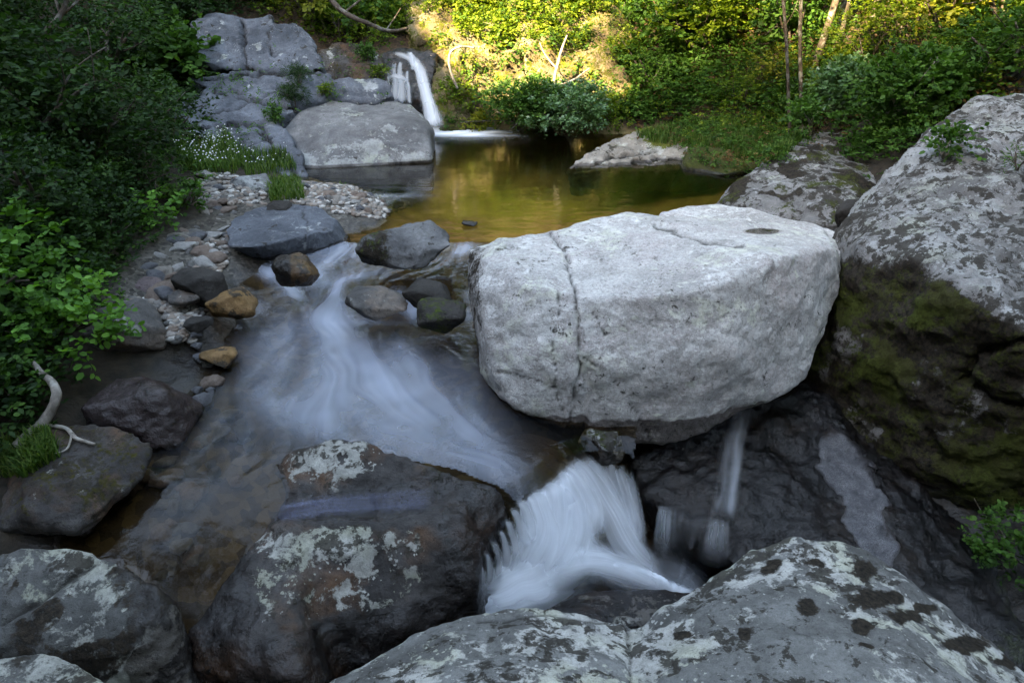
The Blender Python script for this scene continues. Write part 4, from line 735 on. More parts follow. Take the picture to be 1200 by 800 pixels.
# thin curtain over the bedrock edge and trickle above it
cu = empty('waterfall', Zp(815, 672, -1.25)); tag(cu, 'thin dark-backed curtain of water dropping off the wet bedrock', 'waterfall')
T0 = X_((764,588,3.78),(786,593,3.72),(808,599,3.66),(830,604,3.6),(853,609,3.54)); T1 = [p + np.array([0, -.05, -.02]) for p in T0]; T2 = [p + np.array([-.03, -.10, -.2]) for p in T0]; T3 = [p + np.array([-.05, -.12, -.42]) for p in T0]
sheet('water_sheet', [T0, T1, T2, T3], FV, cu, lambda u, v: .10 * sstep(0, .4, v) * sstep(1, .6, v), rib=.012, seed=17, edge=.3)
for k, (x0, x1, wd, a_) in enumerate([(776,765,4,.55), (780,772,3,.45), (785,777,4,.6), (792,786,3,.35), (799,795,3,.25), (808,803,2.5,.18), (834,822,4,.4), (840,830,4,.65), (847,838,5,.7), (853,846,3,.35)]):
    yl = np.interp(x0, [764, 853], [588, 610]); Yl = np.interp(x0, [764, 853], [3.76, 3.5]); ribbon('water_strand', [(x0, yl - 2, Yl), (x0 - 1, yl + 8, Yl - .04), ((x0 + x1) / 2, yl + 40, Yl - .09), (x1, 676, Yl - .12)], [wd * 2, wd * 2.8, wd * 3.6, wd * 5], FJ, cu, a_ * .62, seed=40 + k, top=.45, end=.5, streak=.5)
for k, (dx, wd, a_) in enumerate([(0, 34, .15), (-6, 12, .16), (4, 14, .2), (10, 8, .12), (-12, 8, .10)]):
    P = [surf(np.interp(t, [0, .4, 1], [870, 860, 845]) + dx * (.6 + .6 * t), 470 + t * 140, .025) for t in np.linspace(0, 1, 9)]; ribbon('trickle', None, [wd * .7, wd, wd], FJ, cu, a_, P=P, seed=60 + k, top=.12, end=.1, bulge=0, streak=.8)
# small waterfall at the head of the pool
uf = empty('waterfall', Zp(514, 152, 0)); tag(uf, 'small double waterfall dropping into the head of the pool', 'waterfall')
for k, (p, w_, a_) in enumerate([([(458,62,13.0),(474,66,12.9),(487,76,12.75),(495,96,12.55),(503,124,12.3),(514,155,12.0)], [3,5,8,11,15,28], .95), ([(474,60,13.0),(484,68,12.85),(494,84,12.65),(500,108,12.45),(506,134,12.2),(510,156,12.0)], [3,6,9,10,14,24], .7),
     ([(480,60,12.9),(483,70,12.8),(486,84,12.7)], [5,7,7], .6), ([(463,72,12.7),(461,84,12.6),(463,100,12.4),(462,124,12.2)], [4,6,8,9], .55), ([(470,70,12.7),(469,84,12.6),(471,100,12.4),(471,126,12.2)], [4,6,8,9], .6), ([(477,80,12.65),(477,92,12.55),(479,104,12.4),(480,128,12.2)], [3,4,5,7], .4), ([(456,78,12.6),(455,92,12.5),(457,108,12.3)], [3,4,6], .4), ([(453,93,12.48),(462,90,12.46),(472,92,12.46),(481,97,12.46)], [3,5,5,3], .5)]):
    ribbon('water_strand', p, [q * 1.5 for q in w_], FJ, uf, a_ * .72, seed=80 + k, top=.15, end=.15, streak=.5)
# film of water in the central boulder's groove, blue sky sheen painted into it
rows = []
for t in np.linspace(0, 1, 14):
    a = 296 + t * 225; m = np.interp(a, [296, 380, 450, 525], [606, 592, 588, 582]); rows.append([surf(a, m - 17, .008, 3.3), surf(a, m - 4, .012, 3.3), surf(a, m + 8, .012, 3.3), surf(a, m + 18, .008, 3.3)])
FG = fall_mat('groove_sheen_water', 5, .35, col=(.30, .34, .52))
fg = empty('water_film', surf(400, 592, .01)); sheet('water_sheet', rows, FG, fg, lambda u, v: .27 * sstep(0, .25, v) * sstep(1, .85, v) * (.6 + .4 * (1 - v)), nu=30, rib=.008, seed=31, edge=.35); tag(fg, 'film of water in the groove of the wet dark boulder, sky sheen painted blue', 'water')
# ---------------------------------------------------------------- foliage
def leaf_mat(name, a, b, c, trans=.38, rough=.55, spec=.16):
    s = NT(name); t = s.attr('tint'); col = s.ramp(t, (0., a), (.55, b), (1., c))
    p = s.pbr(col, rough, None, spec); tl = s.n('ShaderNodeBsdfTranslucent'); s.set(tl.inputs[0], s.mix(1., col, (1.1, 1.25, .5), 'MULTIPLY'))
    m = s.n('ShaderNodeMixShader'); m.inputs[0].default_value = trans; s.set(m.inputs[1], p); s.set(m.inputs[2], tl.outputs[0]); return s.done(m.outputs[0])
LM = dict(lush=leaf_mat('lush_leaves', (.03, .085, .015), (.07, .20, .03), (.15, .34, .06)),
          dark=leaf_mat('shade_dark_leaves', (.007, .022, .006), (.015, .045, .010), (.04, .095, .02)),  # greens lowered to put the shaded bank's shadow into the leaf colour
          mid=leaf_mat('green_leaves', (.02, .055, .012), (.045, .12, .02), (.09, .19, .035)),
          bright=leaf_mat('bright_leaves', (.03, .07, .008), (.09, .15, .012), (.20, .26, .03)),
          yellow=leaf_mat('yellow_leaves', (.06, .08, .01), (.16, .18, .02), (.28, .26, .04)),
          blue=leaf_mat('glossy_leaves', (.035, .085, .035), (.08, .18, .07), (.16, .28, .13), rough=.3, spec=.6),
          grass=leaf_mat('grass_blades', (.025, .06, .012), (.06, .13, .025), (.14, .2, .05)),
          dry=leaf_mat('dry_leaves', (.07, .03, .015), (.14, .07, .03), (.2, .13, .06)))
def bark_mat(name, a, b, lich=0.):
    s = NT(name); n = s.noise(14, 5, .65, vec=s.map(s.obj(), scale=(1, 1, .35))); c = s.mix(s.step(n, .35, .65), a, b)
    if lich: c = s.mix(s.mat('MULTIPLY', s.step(s.noise(9, 4, .6), .52, .6), lich), c, (.38, .4, .36))
    return s.done(s.pbr(c, .85, s.bump(n, .02, .8)))
BK = dict(dark=bark_mat('dark_bark', (.03, .022, .016), (.08, .06, .045), .2), pale=bark_mat('pale_bark', (.14, .12, .10), (.30, .27, .23), .5), drift=bark_mat('grey_driftwood', (.10, .085, .07), (.34, .30, .26), .3), birch=bark_mat('mottled_bark', (.035, .026, .018), (.09, .07, .05), .35))
LT = {'diamond': (np.array([[0, 0, 0], [.45, .30, .05], [1, 0, -.04], [.45, -.30, .05]]), np.array([[0, 2, 1], [0, 3, 2]])),
      'round': (np.array([[0, 0, 0], [.3, .34, .06], [.75, .30, .05], [1, 0, -.05], [.75, -.30, .05], [.3, -.34, .06]]), np.array([[0, 3, 2], [0, 2, 1], [0, 4, 3], [0, 5, 4]])),
      'long': (np.array([[0, 0, 0], [.4, .11, .03], [1, 0, -.1], [.4, -.11, .03]]), np.array([[0, 2, 1], [0, 3, 2]]))}
def unit(a): return a / (np.linalg.norm(a, axis=-1, keepdims=True) + 1e-9)
def leaves_np(P, D, K, L, ls, rs, shape='diamond', droop=.25, tint=None, flat=.6):
    """sprays at P heading D (S,3), K leaves each along length L, leaf size ls; returns V, F, tint"""
    S = len(P); t = (np.arange(K) + .5) / K; D = unit(D)
    up = np.array([0, 0, 1.]); side = unit(np.cross(D, up) + 1e-3 * rs.normal(size=(S, 3)))
    Ls = L * rs.uniform(.6, 1.25, (S, 1, 1)); pos = P[:, None, :] + D[:, None, :] * (t[None, :, None] * Ls) - up * (droop * (t[None, :, None] ** 2) * Ls)
    sg = np.where(np.arange(K) % 2 == 0, 1, -1)[None, :, None]
    ld = unit(D[:, None, :] * .7 + side[:, None, :] * sg * 1.0 + rs.normal(size=(S, K, 3)) * .35 - up * .12)
    nb = unit(up * flat + rs.normal(size=(S, K, 3)) * .45 + D[:, None, :] * .15)
    e2 = unit(np.cross(nb, ld)); e3 = np.cross(ld, e2)
    sz = ls * rs.uniform(.65, 1.3, (S, K, 1)); T, Fc = LT[shape]
    V = pos[:, :, None, :] + sz[..., None] * (T[None, None, :, 0, None] * ld[:, :, None, :] + T[None, None, :, 1, None] * e2[:, :, None, :] + T[None, None, :, 2, None] * e3[:, :, None, :])
    n = S * K; V = V.reshape(-1, 3); F = (Fc[None] + (np.arange(n) * len(T))[:, None, None]).reshape(-1, 3)
    tn = (rs.uniform(0, 1, (S, 1)) * .55 + rs.uniform(0, 1, (S, K)) * .45) if tint is None else np.clip(tint[:, None] + rs.normal(size=(S, K)) * .15, 0, 1)
    return V, F, np.repeat(tn.ravel(), len(T))
def crown_np(clumps, dens, K, L, ls, rs, **kw):
    Ps, Ds, Ts = [], [], []
    for c, r in clumps:
        r = np.array(r if hasattr(r, '__len__') else (r, r, r * .8), float); n = max(6, int(dens * (r[0] * r[1] * r[2]) ** (2 / 3)))
        d = unit(rs.normal(size=(n, 3))); rad = rs.uniform(.35, 1., (n, 1)) ** .6
        Ps.append(np.array(c) + d * r * rad); Ds.append(d + np.array([0, 0, .35]) + rs.normal(size=(n, 3)) * .4); Ts.append(np.clip(rs.uniform(.1, .9) * .5 + .5 * rs.uniform(0, 1, n), 0, 1))
    return leaves_np(np.concatenate(Ps), np.concatenate(Ds), K, L, ls, rs, tint=np.concatenate(Ts), **kw)
gbv = BVHTree.FromPolygons(gv.tolist(), idx(len(gx), len(gy)).tolist())
def ghit(px, py, mx=60):
    h = gbv.ray_cast(Vector((0, 0, CAM_H)), Vector(ray(px, py)).normalized()); return np.array(h[0]) if h[0] else W(px, py, 14)
def mk_leaf(name, VFt, mat, parent, org): V, F, t = VFt; return link(name, mesh_np(name, V - org, F, mat, dict(tint=t)), parent)
def clumps_in(c, r, n, rs, fl=.75):
    out = []
    for i in range(n):
        d = unit(rs.normal(size=3)); d[2] = abs(d[2]) * .8 - .15; rr = r * rs.uniform(.32, .55); out.append((c + d * (r - rr * .5) * np.array([1, 1, fl]), (rr, rr, rr * .75)))
    return out
def shrub(name, label, cat, base, r, mat, n=7, dens=260, K=7, L=.16, ls=.05, seed=0, shape='diamond', stems=4, h=None, bark='dark', group=None, droop=.25, lean=(0, 0)):
    rs = np.random.RandomState(seed); base = np.array(base, float); h = h or r * .75; c = base + np.array([lean[0], lean[1], h])
    root = empty(name, base); tag(root, label, cat, group); cl = clumps_in(c, r, n, rs)
    if stems:
        parts = []
        for i in range(min(len(cl), stems)):
            e = cl[i][0]; mid = (base + e) / 2 + rs.normal(size=3) * r * .12; parts.append(tube(wav([base + rs.normal(size=3) * .02 * r, mid, e], 10, .02 * r, .4, seed + i), [.035 * r + .004, .012 * r + .002], 6))
            for j in range(2):
                q = e + rs.normal(size=3) * cl[i][1][0] * .8; parts.append(tube(wav([mid, (mid + q) / 2 + rs.normal(size=3) * .05 * r, q], 8, .01, .4, seed + i + j), [.014 * r + .002, .004 * r + .001], 5))
        V, F = join(parts); link('stem', mesh_np('stem', V - base, F, BK[bark]), root)
    mk_leaf('foliage', crown_np(cl, dens, K, L, ls, rs, shape=shape, droop=droop), LM[mat], root, base); return root
# left bank: bushes one can tell apart
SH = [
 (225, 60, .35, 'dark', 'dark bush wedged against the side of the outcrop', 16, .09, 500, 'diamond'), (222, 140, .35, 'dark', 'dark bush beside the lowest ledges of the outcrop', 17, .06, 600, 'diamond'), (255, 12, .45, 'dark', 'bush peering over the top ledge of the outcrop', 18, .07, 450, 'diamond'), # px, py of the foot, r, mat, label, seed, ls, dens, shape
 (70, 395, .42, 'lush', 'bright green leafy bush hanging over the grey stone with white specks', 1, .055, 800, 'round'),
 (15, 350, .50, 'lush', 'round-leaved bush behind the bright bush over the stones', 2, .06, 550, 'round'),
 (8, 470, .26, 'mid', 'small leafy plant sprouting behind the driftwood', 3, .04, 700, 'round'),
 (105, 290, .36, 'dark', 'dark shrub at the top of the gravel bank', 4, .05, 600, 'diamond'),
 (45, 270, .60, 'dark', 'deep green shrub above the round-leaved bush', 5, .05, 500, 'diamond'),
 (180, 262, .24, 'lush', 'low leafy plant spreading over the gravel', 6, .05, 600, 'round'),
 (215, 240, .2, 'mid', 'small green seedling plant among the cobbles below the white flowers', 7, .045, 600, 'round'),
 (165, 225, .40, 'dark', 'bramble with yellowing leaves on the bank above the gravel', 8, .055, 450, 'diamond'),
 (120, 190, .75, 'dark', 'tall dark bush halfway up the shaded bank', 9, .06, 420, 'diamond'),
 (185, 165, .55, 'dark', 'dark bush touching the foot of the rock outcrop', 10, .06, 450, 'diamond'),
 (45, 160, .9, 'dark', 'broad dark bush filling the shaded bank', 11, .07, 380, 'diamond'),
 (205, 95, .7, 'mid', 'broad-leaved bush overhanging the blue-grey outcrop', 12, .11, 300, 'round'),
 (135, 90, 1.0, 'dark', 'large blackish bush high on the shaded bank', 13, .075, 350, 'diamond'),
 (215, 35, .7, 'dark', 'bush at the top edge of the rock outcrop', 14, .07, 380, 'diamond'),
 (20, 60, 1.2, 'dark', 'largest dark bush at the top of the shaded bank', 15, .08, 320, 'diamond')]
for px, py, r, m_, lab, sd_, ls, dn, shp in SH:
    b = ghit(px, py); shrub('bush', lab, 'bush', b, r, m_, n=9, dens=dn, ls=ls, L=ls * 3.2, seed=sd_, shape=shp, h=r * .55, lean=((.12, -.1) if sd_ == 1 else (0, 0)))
def plant_mass(name, polys, n, mat, ls, seed, h0=.03, h1=.3, K=6, shape='diamond', L=None, noise_s=.6, lo=-.2, zmax=9, clear=None):
    """leafy ground cover rooted on the ground inside picture regions"""
    rs = np.random.RandomState(seed); P = []
    for poly in polys:
        A = np.array(poly, float)
        for _ in range(n):
            px, py = rs.uniform(A[:, 0].min(), A[:, 0].max()), rs.uniform(A[:, 1].min(), A[:, 1].max())
            if not inpoly(np.array([px]), np.array([py]), poly)[0]: continue
            h = gbv.ray_cast(Vector((0, 0, CAM_H)), Vector(ray(px, py)).normalized())
            if h[0] is not None and h[0][1] < 40: P.append(h[0])
    P = np.array(P); k = fbm(P, noise_s, 3, seed) > lo; P = P[k]
    jit = rs.normal(size=P.shape) * .12; jit[:, 2] = 0; P = P + jit; P[:, 2] = ghz(P[:, 0], P[:, 1]); H = rs.uniform(h0, h1, len(P)) * (.6 + .8 * np.clip(fbm(P, .5, 2, seed + 1) + .5, 0, 1.4))
    P[:, 2] += H; D = rs.normal(size=P.shape); D[:, 2] = np.abs(D[:, 2]) * .5 + .2
    V, F, t = leaves_np(P, D, K, L or ls * 3, ls, rs, shape=shape, tint=np.clip(.5 + .6 * fbm(P, .4, 2, seed + 4), 0, 1))
    o = link(name, mesh_np(name, V, F, LM[mat], dict(tint=t))); return tag(o, kind='stuff')
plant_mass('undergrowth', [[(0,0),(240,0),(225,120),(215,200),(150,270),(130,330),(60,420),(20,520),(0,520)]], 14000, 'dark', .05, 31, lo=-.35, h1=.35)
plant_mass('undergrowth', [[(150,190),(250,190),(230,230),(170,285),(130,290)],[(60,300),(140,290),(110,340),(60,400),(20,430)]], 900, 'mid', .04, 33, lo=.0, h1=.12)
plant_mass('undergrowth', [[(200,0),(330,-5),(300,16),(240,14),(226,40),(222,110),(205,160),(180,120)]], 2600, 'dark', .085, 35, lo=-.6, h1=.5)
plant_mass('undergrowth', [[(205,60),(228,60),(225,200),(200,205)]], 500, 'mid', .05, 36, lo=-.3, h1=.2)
# grass
def grass(name, spots, hgt, mat, seed, parent=None, org=None, bw=.005):
    rs = np.random.RandomState(seed); V, F, T = [], [], []; o = 0
    for p in spots:
        a = rs.uniform(0, 6.3); h = hgt * rs.uniform(.5, 1.2); l = h * rs.uniform(.15, .8); d = np.array([math.cos(a), math.sin(a), 0]); s_ = np.array([-d[1], d[0], 0]) * bw
        q = [p - s_, p + s_, p + d * l * .35 + np.array([0, 0, h * .6]) + s_ * .8, p + d * l * .35 + np.array([0, 0, h * .6]) - s_ * .8, p + d * l + np.array([0, 0, h * .85])]
        V += q; F += [(o, o + 1, o + 2), (o, o + 2, o + 3), (o + 3, o + 2, o + 4)]; T += [rs.uniform(0, 1)] * 5; o += 5
    V = np.array(V); org = np.zeros(3) if org is None else org
    return link(name, mesh_np(name, V - org, np.array(F), LM[mat], dict(tint=np.array(T))), parent)
def spots_px(poly, n, seed, use_rock=True):
    rs = np.random.RandomState(seed); A = np.array(poly, float); out = []
    while len(out) < n:
        px, py = rs.uniform(A[:, 0].min(), A[:, 0].max()), rs.uniform(A[:, 1].min(), A[:, 1].max())
        if not inpoly(np.array([px]), np.array([py]), poly)[0]: continue
        g = ghit(px, py); d = Vector(ray(px, py)).normalized(); h = BV.ray_cast(Vector((0, 0, CAM_H)), d)
        if use_rock and h[0] is not None and h[0][1] < g[1]: g = np.array(h[0])
        out.append(g)
    return out
def tuft(label, poly, n, hgt, seed, mat='grass', cat='grass tuft', name='grass_tuft', flowers=0):
    sp = spots_px(poly, n, seed); org = np.mean(sp, axis=0); root = empty(name, org); tag(root, label, cat); grass('blades', sp, hgt, mat, seed, root, org)
    if flowers:
        rs = np.random.RandomState(seed + 1); V, F, o = [], [], 0
        for i in range(flowers):
            p = sp[rs.randint(len(sp))] + np.array([rs.normal() * .04, rs.normal() * .04, hgt * rs.uniform(.7, 1.25)]); r = rs.uniform(.007, .015); nb = unit(np.array([rs.normal() * .5, rs.normal() * .5 - .5, 1.])); a = unit(np.cross(nb, [1, 0, 0])); b = np.cross(nb, a); V.append(p + nb * r * .3)
            for k in range(10): rr = r if k % 2 == 0 else r * .55; V.append(p + rr * (math.cos(k * .628) * a + math.sin(k * .628) * b))
            F += [(o, o + 1 + k, o + 1 + (k + 1) % 10) for k in range(10)]; o += 11
        fo = link('flowers', mesh_np('flowers', np.array(V) - org, np.array(F), PET), root); fo['kind'] = 'stuff'
    return root
s = NT('white_petals'); PET = s.done(s.pbr((.6, .61, .58), .7))
tuft('clump of small white wildflowers at the foot of the rock outcrop', [(212,172),(268,160),(290,185),(275,205),(228,205),(208,192)], 1500, .20, 41, cat='flowers', name='flower_clump', flowers=190)
tuft('fine green grass clump between the flowers and the pool boulder', [(270,180),(335,178),(350,200),(290,208)], 900, .16, 42, flowers=30)
tuft('bright grass tuft beside the rounded grey stone', [(312,212),(352,212),(358,236),(318,238)], 900, .15, 43)
tuft('grass tuft growing on the mossy boulder with the driftwood', [(8,520),(60,505),(72,535),(30,560),(0,560)], 1100, .11, 44)
tuft('tuft of grass on the pale stones of the gravel bar head', [(395,208),(420,208),(420,216),(398,218)], 90, .05, 45)
def rock_plants(name, poly, n, mat, ls, seed, lo=0.):
    P = np.array(spots_px(poly, n, seed)); rs = np.random.RandomState(seed); P = P[fbm(P, .5, 3, seed) > lo]; P = P + rs.normal(size=P.shape) * .08 + np.array([0, -.06, .03])
    D = rs.normal(size=P.shape) + np.array([0, -.8, -.1]); V, F, t = leaves_np(P, D, 6, ls * 3, ls, rs, tint=rs.uniform(0, 1, len(P))); return tag(link(name, mesh_np(name, V, F, LM[mat], dict(tint=t))), kind='stuff')
o = grass('grass', spots_px([(745,160),(780,146),(850,140),(925,145),(940,165),(915,188),(870,190),(845,174),(800,172),(765,168)], 5500, 46), .15, 'grass', 46); tag(o, kind='stuff')
rock_plants('point_herbs', [(735,166),(780,146),(930,138),(945,165),(905,192),(850,200),(800,178)], 3600, 'mid', .035, 47, -.05)
rock_plants('point_herbs', [(790,140),(940,134),(945,160),(800,165)], 1200, 'bright', .04, 48, .0)
rock_plants('dead_grass', [(735,166),(780,146),(930,138),(945,165),(905,192),(850,200),(800,178)], 700, 'dry', .035, 49, -.1)
plant_mass('undergrowth', [[(960,110),(1120,110),(1075,190),(1000,195)]], 1500, 'mid', .05, 50, h1=.35, lo=-.5)
# rock-crevice shrubs on the outcrop
def rockfoot(px, py):
    h = BV.ray_cast(Vector((0, 0, CAM_H)), Vector(ray(px, py)).normalized()); g = ghit(px, py); return np.array(h[0]) if h[0] is not None and h[0][1] < g[1] + 1 else g
for px, py, r, lab, sd_, m_ in [(347, 132, .26, 'lower of two small conifer-like shrubs rooted in the outcrop', 51, 'dark'), (352, 100, .2, 'upper of two small conifer-like shrubs rooted in the outcrop', 52, 'dark'), (322, 142, .13, 'tiny bright herb in a crack of the outcrop', 53, 'mid'), (387, 112, .11, 'tiny bright herb above the big pool boulder', 54, 'bright'), (430, 72, .16, 'fern on the ledge next to the waterfall', 55, 'mid'),
                                (446, 92, .12, 'leafy sprig beside the thin veil of the waterfall', 56, 'bright')]:
    shrub('small_shrub', lab, 'shrub', rockfoot(px, py), r, m_, n=8, dens=5000, K=8, L=.10, ls=.035, seed=sd_, shape='long' if sd_ < 53 else 'diamond', stems=3, h=r * .9)
# waterside bushes in front of the cliff
for px, py, Y, r, lab, sd_, m_, dn in [(610, 152, 12.1, .64, 'tall dark green bush at the pool edge in front of the ochre cliff', 61, 'mid', 520), (664, 160, 11.7, .62, 'rounded blue-green bush touching the far pool edge', 62, 'blue', 560), (528, 150, 12.5, .13, 'small dark bush beside the foot of the waterfall', 63, 'mid', 520),
                                    (628, 150, 12.6, .42, 'bush filling the gap between the two large pool-edge bushes', 64, 'mid', 420), (706, 155, 12.4, .42, 'bush with yellow-green leaves at the dark end of the pool', 65, 'bright', 380), (562, 152, 12.5, .17, 'thin sunlit bush below the ochre rock', 66, 'yellow', 300), (740, 150, 12.8, .4, 'low bush where the pool meets the shaded slope', 67, 'mid', 300), (532, 118, 12.7, .22, 'bright green sprigs on the ochre rock next to the falls', 68, 'bright', 380)]:
    b = W(px, py, Y); b[2] = max(b[2], .0); shrub('waterside_bush', lab, 'bush', b, r, m_, n=14, dens=dn * 2.2, K=7, L=.17, ls=.06, seed=sd_, h=r * .75, stems=5)
rock_plants('creeper_foliage', [(500,-10),(750,-20),(760,70),(700,62),(640,48),(560,44),(510,50)], 6000, 'bright', .06, 75, .08)
rock_plants('creeper_foliage', [(505,80),(560,40),(745,50),(740,150),(520,150)], 1800, 'bright', .05, 76, .4)
rock_plants('creeper_foliage', [(500,-10),(750,-20),(750,100),(700,110),(600,90),(540,110),(505,60)], 1500, 'mid', .07, 79, .15)
rock_plants('ledge_plants', [(215,90),(380,60),(460,60),(455,125),(380,120),(300,200),(215,190)], 1300, 'mid', .035, 77, .28)
plant_mass('crest_foliage', [[(370,-20),(500,-20),(500,48),(455,60),(400,58),(375,45)],[(300,-20),(390,-20),(385,40),(340,22),(300,14)]], 1800, 'bright', .06, 78, h0=.03, h1=.4, lo=-.3)
# hillside foliage beyond the pool (a mass nobody could count) and the shrubs that stand out of it
HS = [[(370,-10),(540,-20),(760,-20),(760,60),(720,60),(640,45),(560,30),(470,45),(380,50)], [(750,-20),(1210,-20),(1210,110),(1100,130),(1000,160),(930,150),(800,150),(740,150)]]
plant_mass('hillside_foliage', HS, 7000, 'bright', .06, 71, h0=.05, h1=.5, lo=.2, noise_s=1.0)
plant_mass('hillside_foliage', HS, 6000, 'mid', .075, 72, h0=.05, h1=.45, lo=.1, noise_s=1.3)
plant_mass('leaf_litter', [HS[1]], 1500, 'dry', .06, 73, h0=.0, h1=.04, lo=-.1)
plant_mass('hillside_foliage', [[(720,60),(950,60),(950,150),(740,150)]], 2600, 'mid', .055, 80, h0=.03, h1=.35, lo=-.1, noise_s=.8)
BG = [ # px, py foot, r, mat, label
 (400, 45, .55, 'bright', 'sunlit bush behind the top of the rock outcrop'), (440, 40, .5, 'mid', 'green bush above the waterfall ledge'), (375, 28, .6, 'yellow', 'yellow-green bush at the crest of the outcrop'), (490, 30, .45, 'bright', 'bright bush over the lip of the waterfall'),
 (560, 28, .42, 'yellow', 'golden bush spilling over the ochre cliff'), (622, 32, .42, 'bright', 'bright leafy bush on the shoulder of the ochre cliff'), (672, 30, .48, 'bright', 'dense sunlit bush above the pale cliff face'), (715, 55, .55, 'mid', 'green bush at the shaded end of the cliff'),
 (760, 110, .6, 'mid', 'dark green bush at the foot of the shaded slope'), (775, 60, .7, 'mid', 'bush with layered leaves on the shaded slope'), (820, 60, .7, 'bright', 'bush with sun-flecked leaves above the tree roots'), (870, 125, .4, 'bright', 'bright low bush beside the half-hidden grey boulder'),
 (905, 110, .5, 'yellow', 'yellow-lit bush behind the slender saplings'), (860, 50, .8, 'bright', 'large sun-dappled bush on the middle of the slope'), (925, 60, .7, 'mid', 'bush between the slender saplings'), (1010, 90, .7, 'bright', 'wide bush behind the leaning trunks'),
 (1060, 60, .8, 'bright', 'sunlit bush on the upper slope past the leaning trunks'), (1120, 60, .8, 'yellow', 'glowing yellow bush on the sunny slope'), (1180, 50, .9, 'bright', 'bright bush behind the giant boulder, farthest up the slope'), (1100, 105, .6, 'mid', 'shaded bush just behind the giant boulder'), (1170, 100, .6, 'mid', 'dense bush at the crest of the giant boulder')]
for i, (px, py, r, m_, lab) in enumerate(BG):
    shrub('bush', lab, 'bush', ghit(px, py), r, m_, n=9, dens=[520, 330, 260, 700][i % 4], K=7, L=[.16, .2, .26, .13][i % 4], ls=[.055, .075, .10, .045][i % 4], seed=100 + i, h=r * .7, stems=5, shape=['diamond', 'round', 'diamond', 'long'][i % 4])
# near bushes on the right between the boulders
NR = [(985, 150, 9.3, .62, 'blue', 'glossy round-leaved bush growing over the dark mossy boulder', 81, .055), (1042, 146, 9.2, .55, 'mid', 'pale green bush between the two great boulders', 82, .055), (1012, 185, 8.2, .2, 'mid', 'sprig with light green leaves low on the mossy boulder', 83, .05), (1075, 140, 9.4, .5, 'mid', 'leafy sapling bush leaning over the crest of the giant boulder', 84, .055), (1105, 185, 7.6, .16, 'mid', 'small leafy sprig on the shoulder of the giant boulder', 85, .045),
      (948, 160, 9.8, .3, 'mid', 'low herb bush behind the dark mossy boulder', 86, .05)]
for px, py, Y, r, m_, lab, sd_, ls in NR:
    shrub('bush', lab, 'bush', rockfoot(px, py), r, m_, n=10, dens=900, K=7, L=.16, ls=ls, seed=sd_, shape='round', h=r * .8, stems=5, bark='pale')
shrub('small_shrub', 'small green plant rooted on the pale top of the giant boulder', 'plant', rockfoot(1192, 200), .14, 'mid', n=6, dens=900, K=6, L=.1, ls=.04, seed=88, shape='long', h=.08)
shrub('fern', 'bright leafy fern hanging under the giant boulder by the black bedrock', 'fern', W(1185, 650, 3.45), .26, 'mid', n=9, dens=1000, K=8, L=.12, ls=.035, seed=89, shape='round', h=.12)
shrub('fern', 'smaller fern tuft in the crevice above the black bedrock', 'fern', W(1152, 650, 3.55), .10, 'mid', n=6, dens=1300, K=7, L=.08, ls=.028, seed=90, shape='round', h=.04)
# ---------------------------------------------------------------- trees: trunk with limbs, crown
def tree(label, base, topp, r0, crown_c, crown_r, mat='bright', bark='dark', seed=0, n=16, dens=90, ls=.11, group=None, mids=None, nl=5, name='tree', r1=.35):
    rs = np.random.RandomState(seed); base = np.array(base, float); topp = np.array(topp, float); root = empty(name, base); tag(root, label, 'tree', group)
    pts = wav([base - np.array([0, 0, .2])] + (mids or []) + [topp], 22, .05, 1.5, seed); tr = link('trunk', mesh_np('trunk', *(lambda vf: (vf[0] - base, vf[1]))(tube(pts, [r0 * 1.25, r0, r0 * r1], 12, .05, seed)), BK[bark]), root)
    cl = clumps_in(np.array(crown_c, float), crown_r, n, rs, .8); parts = []
    for i in range(nl):
        a = pts[int(10 + i * 11 / nl)]; e = cl[i][0]; parts.append(tube(wav([a, (a + e) / 2 + np.array([0, 0, .2]), e], 10, .05, .8, seed + i), [r0 * .4, r0 * .1], 6))
    if parts: V, F = join(parts); link('limbs', mesh_np('limbs', V - base, F, BK[bark]), root)
    mk_leaf('crown', crown_np(cl, dens, 7, ls * 3, ls, rs), LM[mat], root, base); return root
def tp_(px, py, Y): return W(px, py, Y)
TR = [ # label, base(px,py,Y), upper point(px,py,Y), radius, bark
 ('slender sapling, first of the thin trunks on the point', (930, 150, 10.6), (921, 0, 10.7), .022, 'dark', 201), ('slender sapling with pale stem next to the leaning trunks', (943, 148, 10.8), (940, 0, 11.0), .025, 'birch', 202),
 ('mottled leaning tree, lower of the leaning pair', (944, 110, 11.6), (978, 0, 11.8), .05, 'birch', 203), ('mottled leaning tree, upper of the leaning pair', (970, 92, 12.0), (992, 0, 12.2), .065, 'birch', 204),
 ('thin dark tree leaning over the glossy bush', (1012, 70, 12.0), (1032, -20, 12.2), .035, 'dark', 205)]
for lab, b, t, r, bk, sd_ in TR:
    B = W(*b); T_ = W(*t); d = (T_ - B); Tt = B + d / max(d[2], .3) * 3.6 if d[2] > .2 else T_ + np.array([0, 0, 2.5])
    tree(lab, B, Tt, r, Tt + np.array([0, .3, .5]), 1.5, mat='bright', bark=bk, seed=sd_, n=14, dens=70, ls=.10, r1=.6)
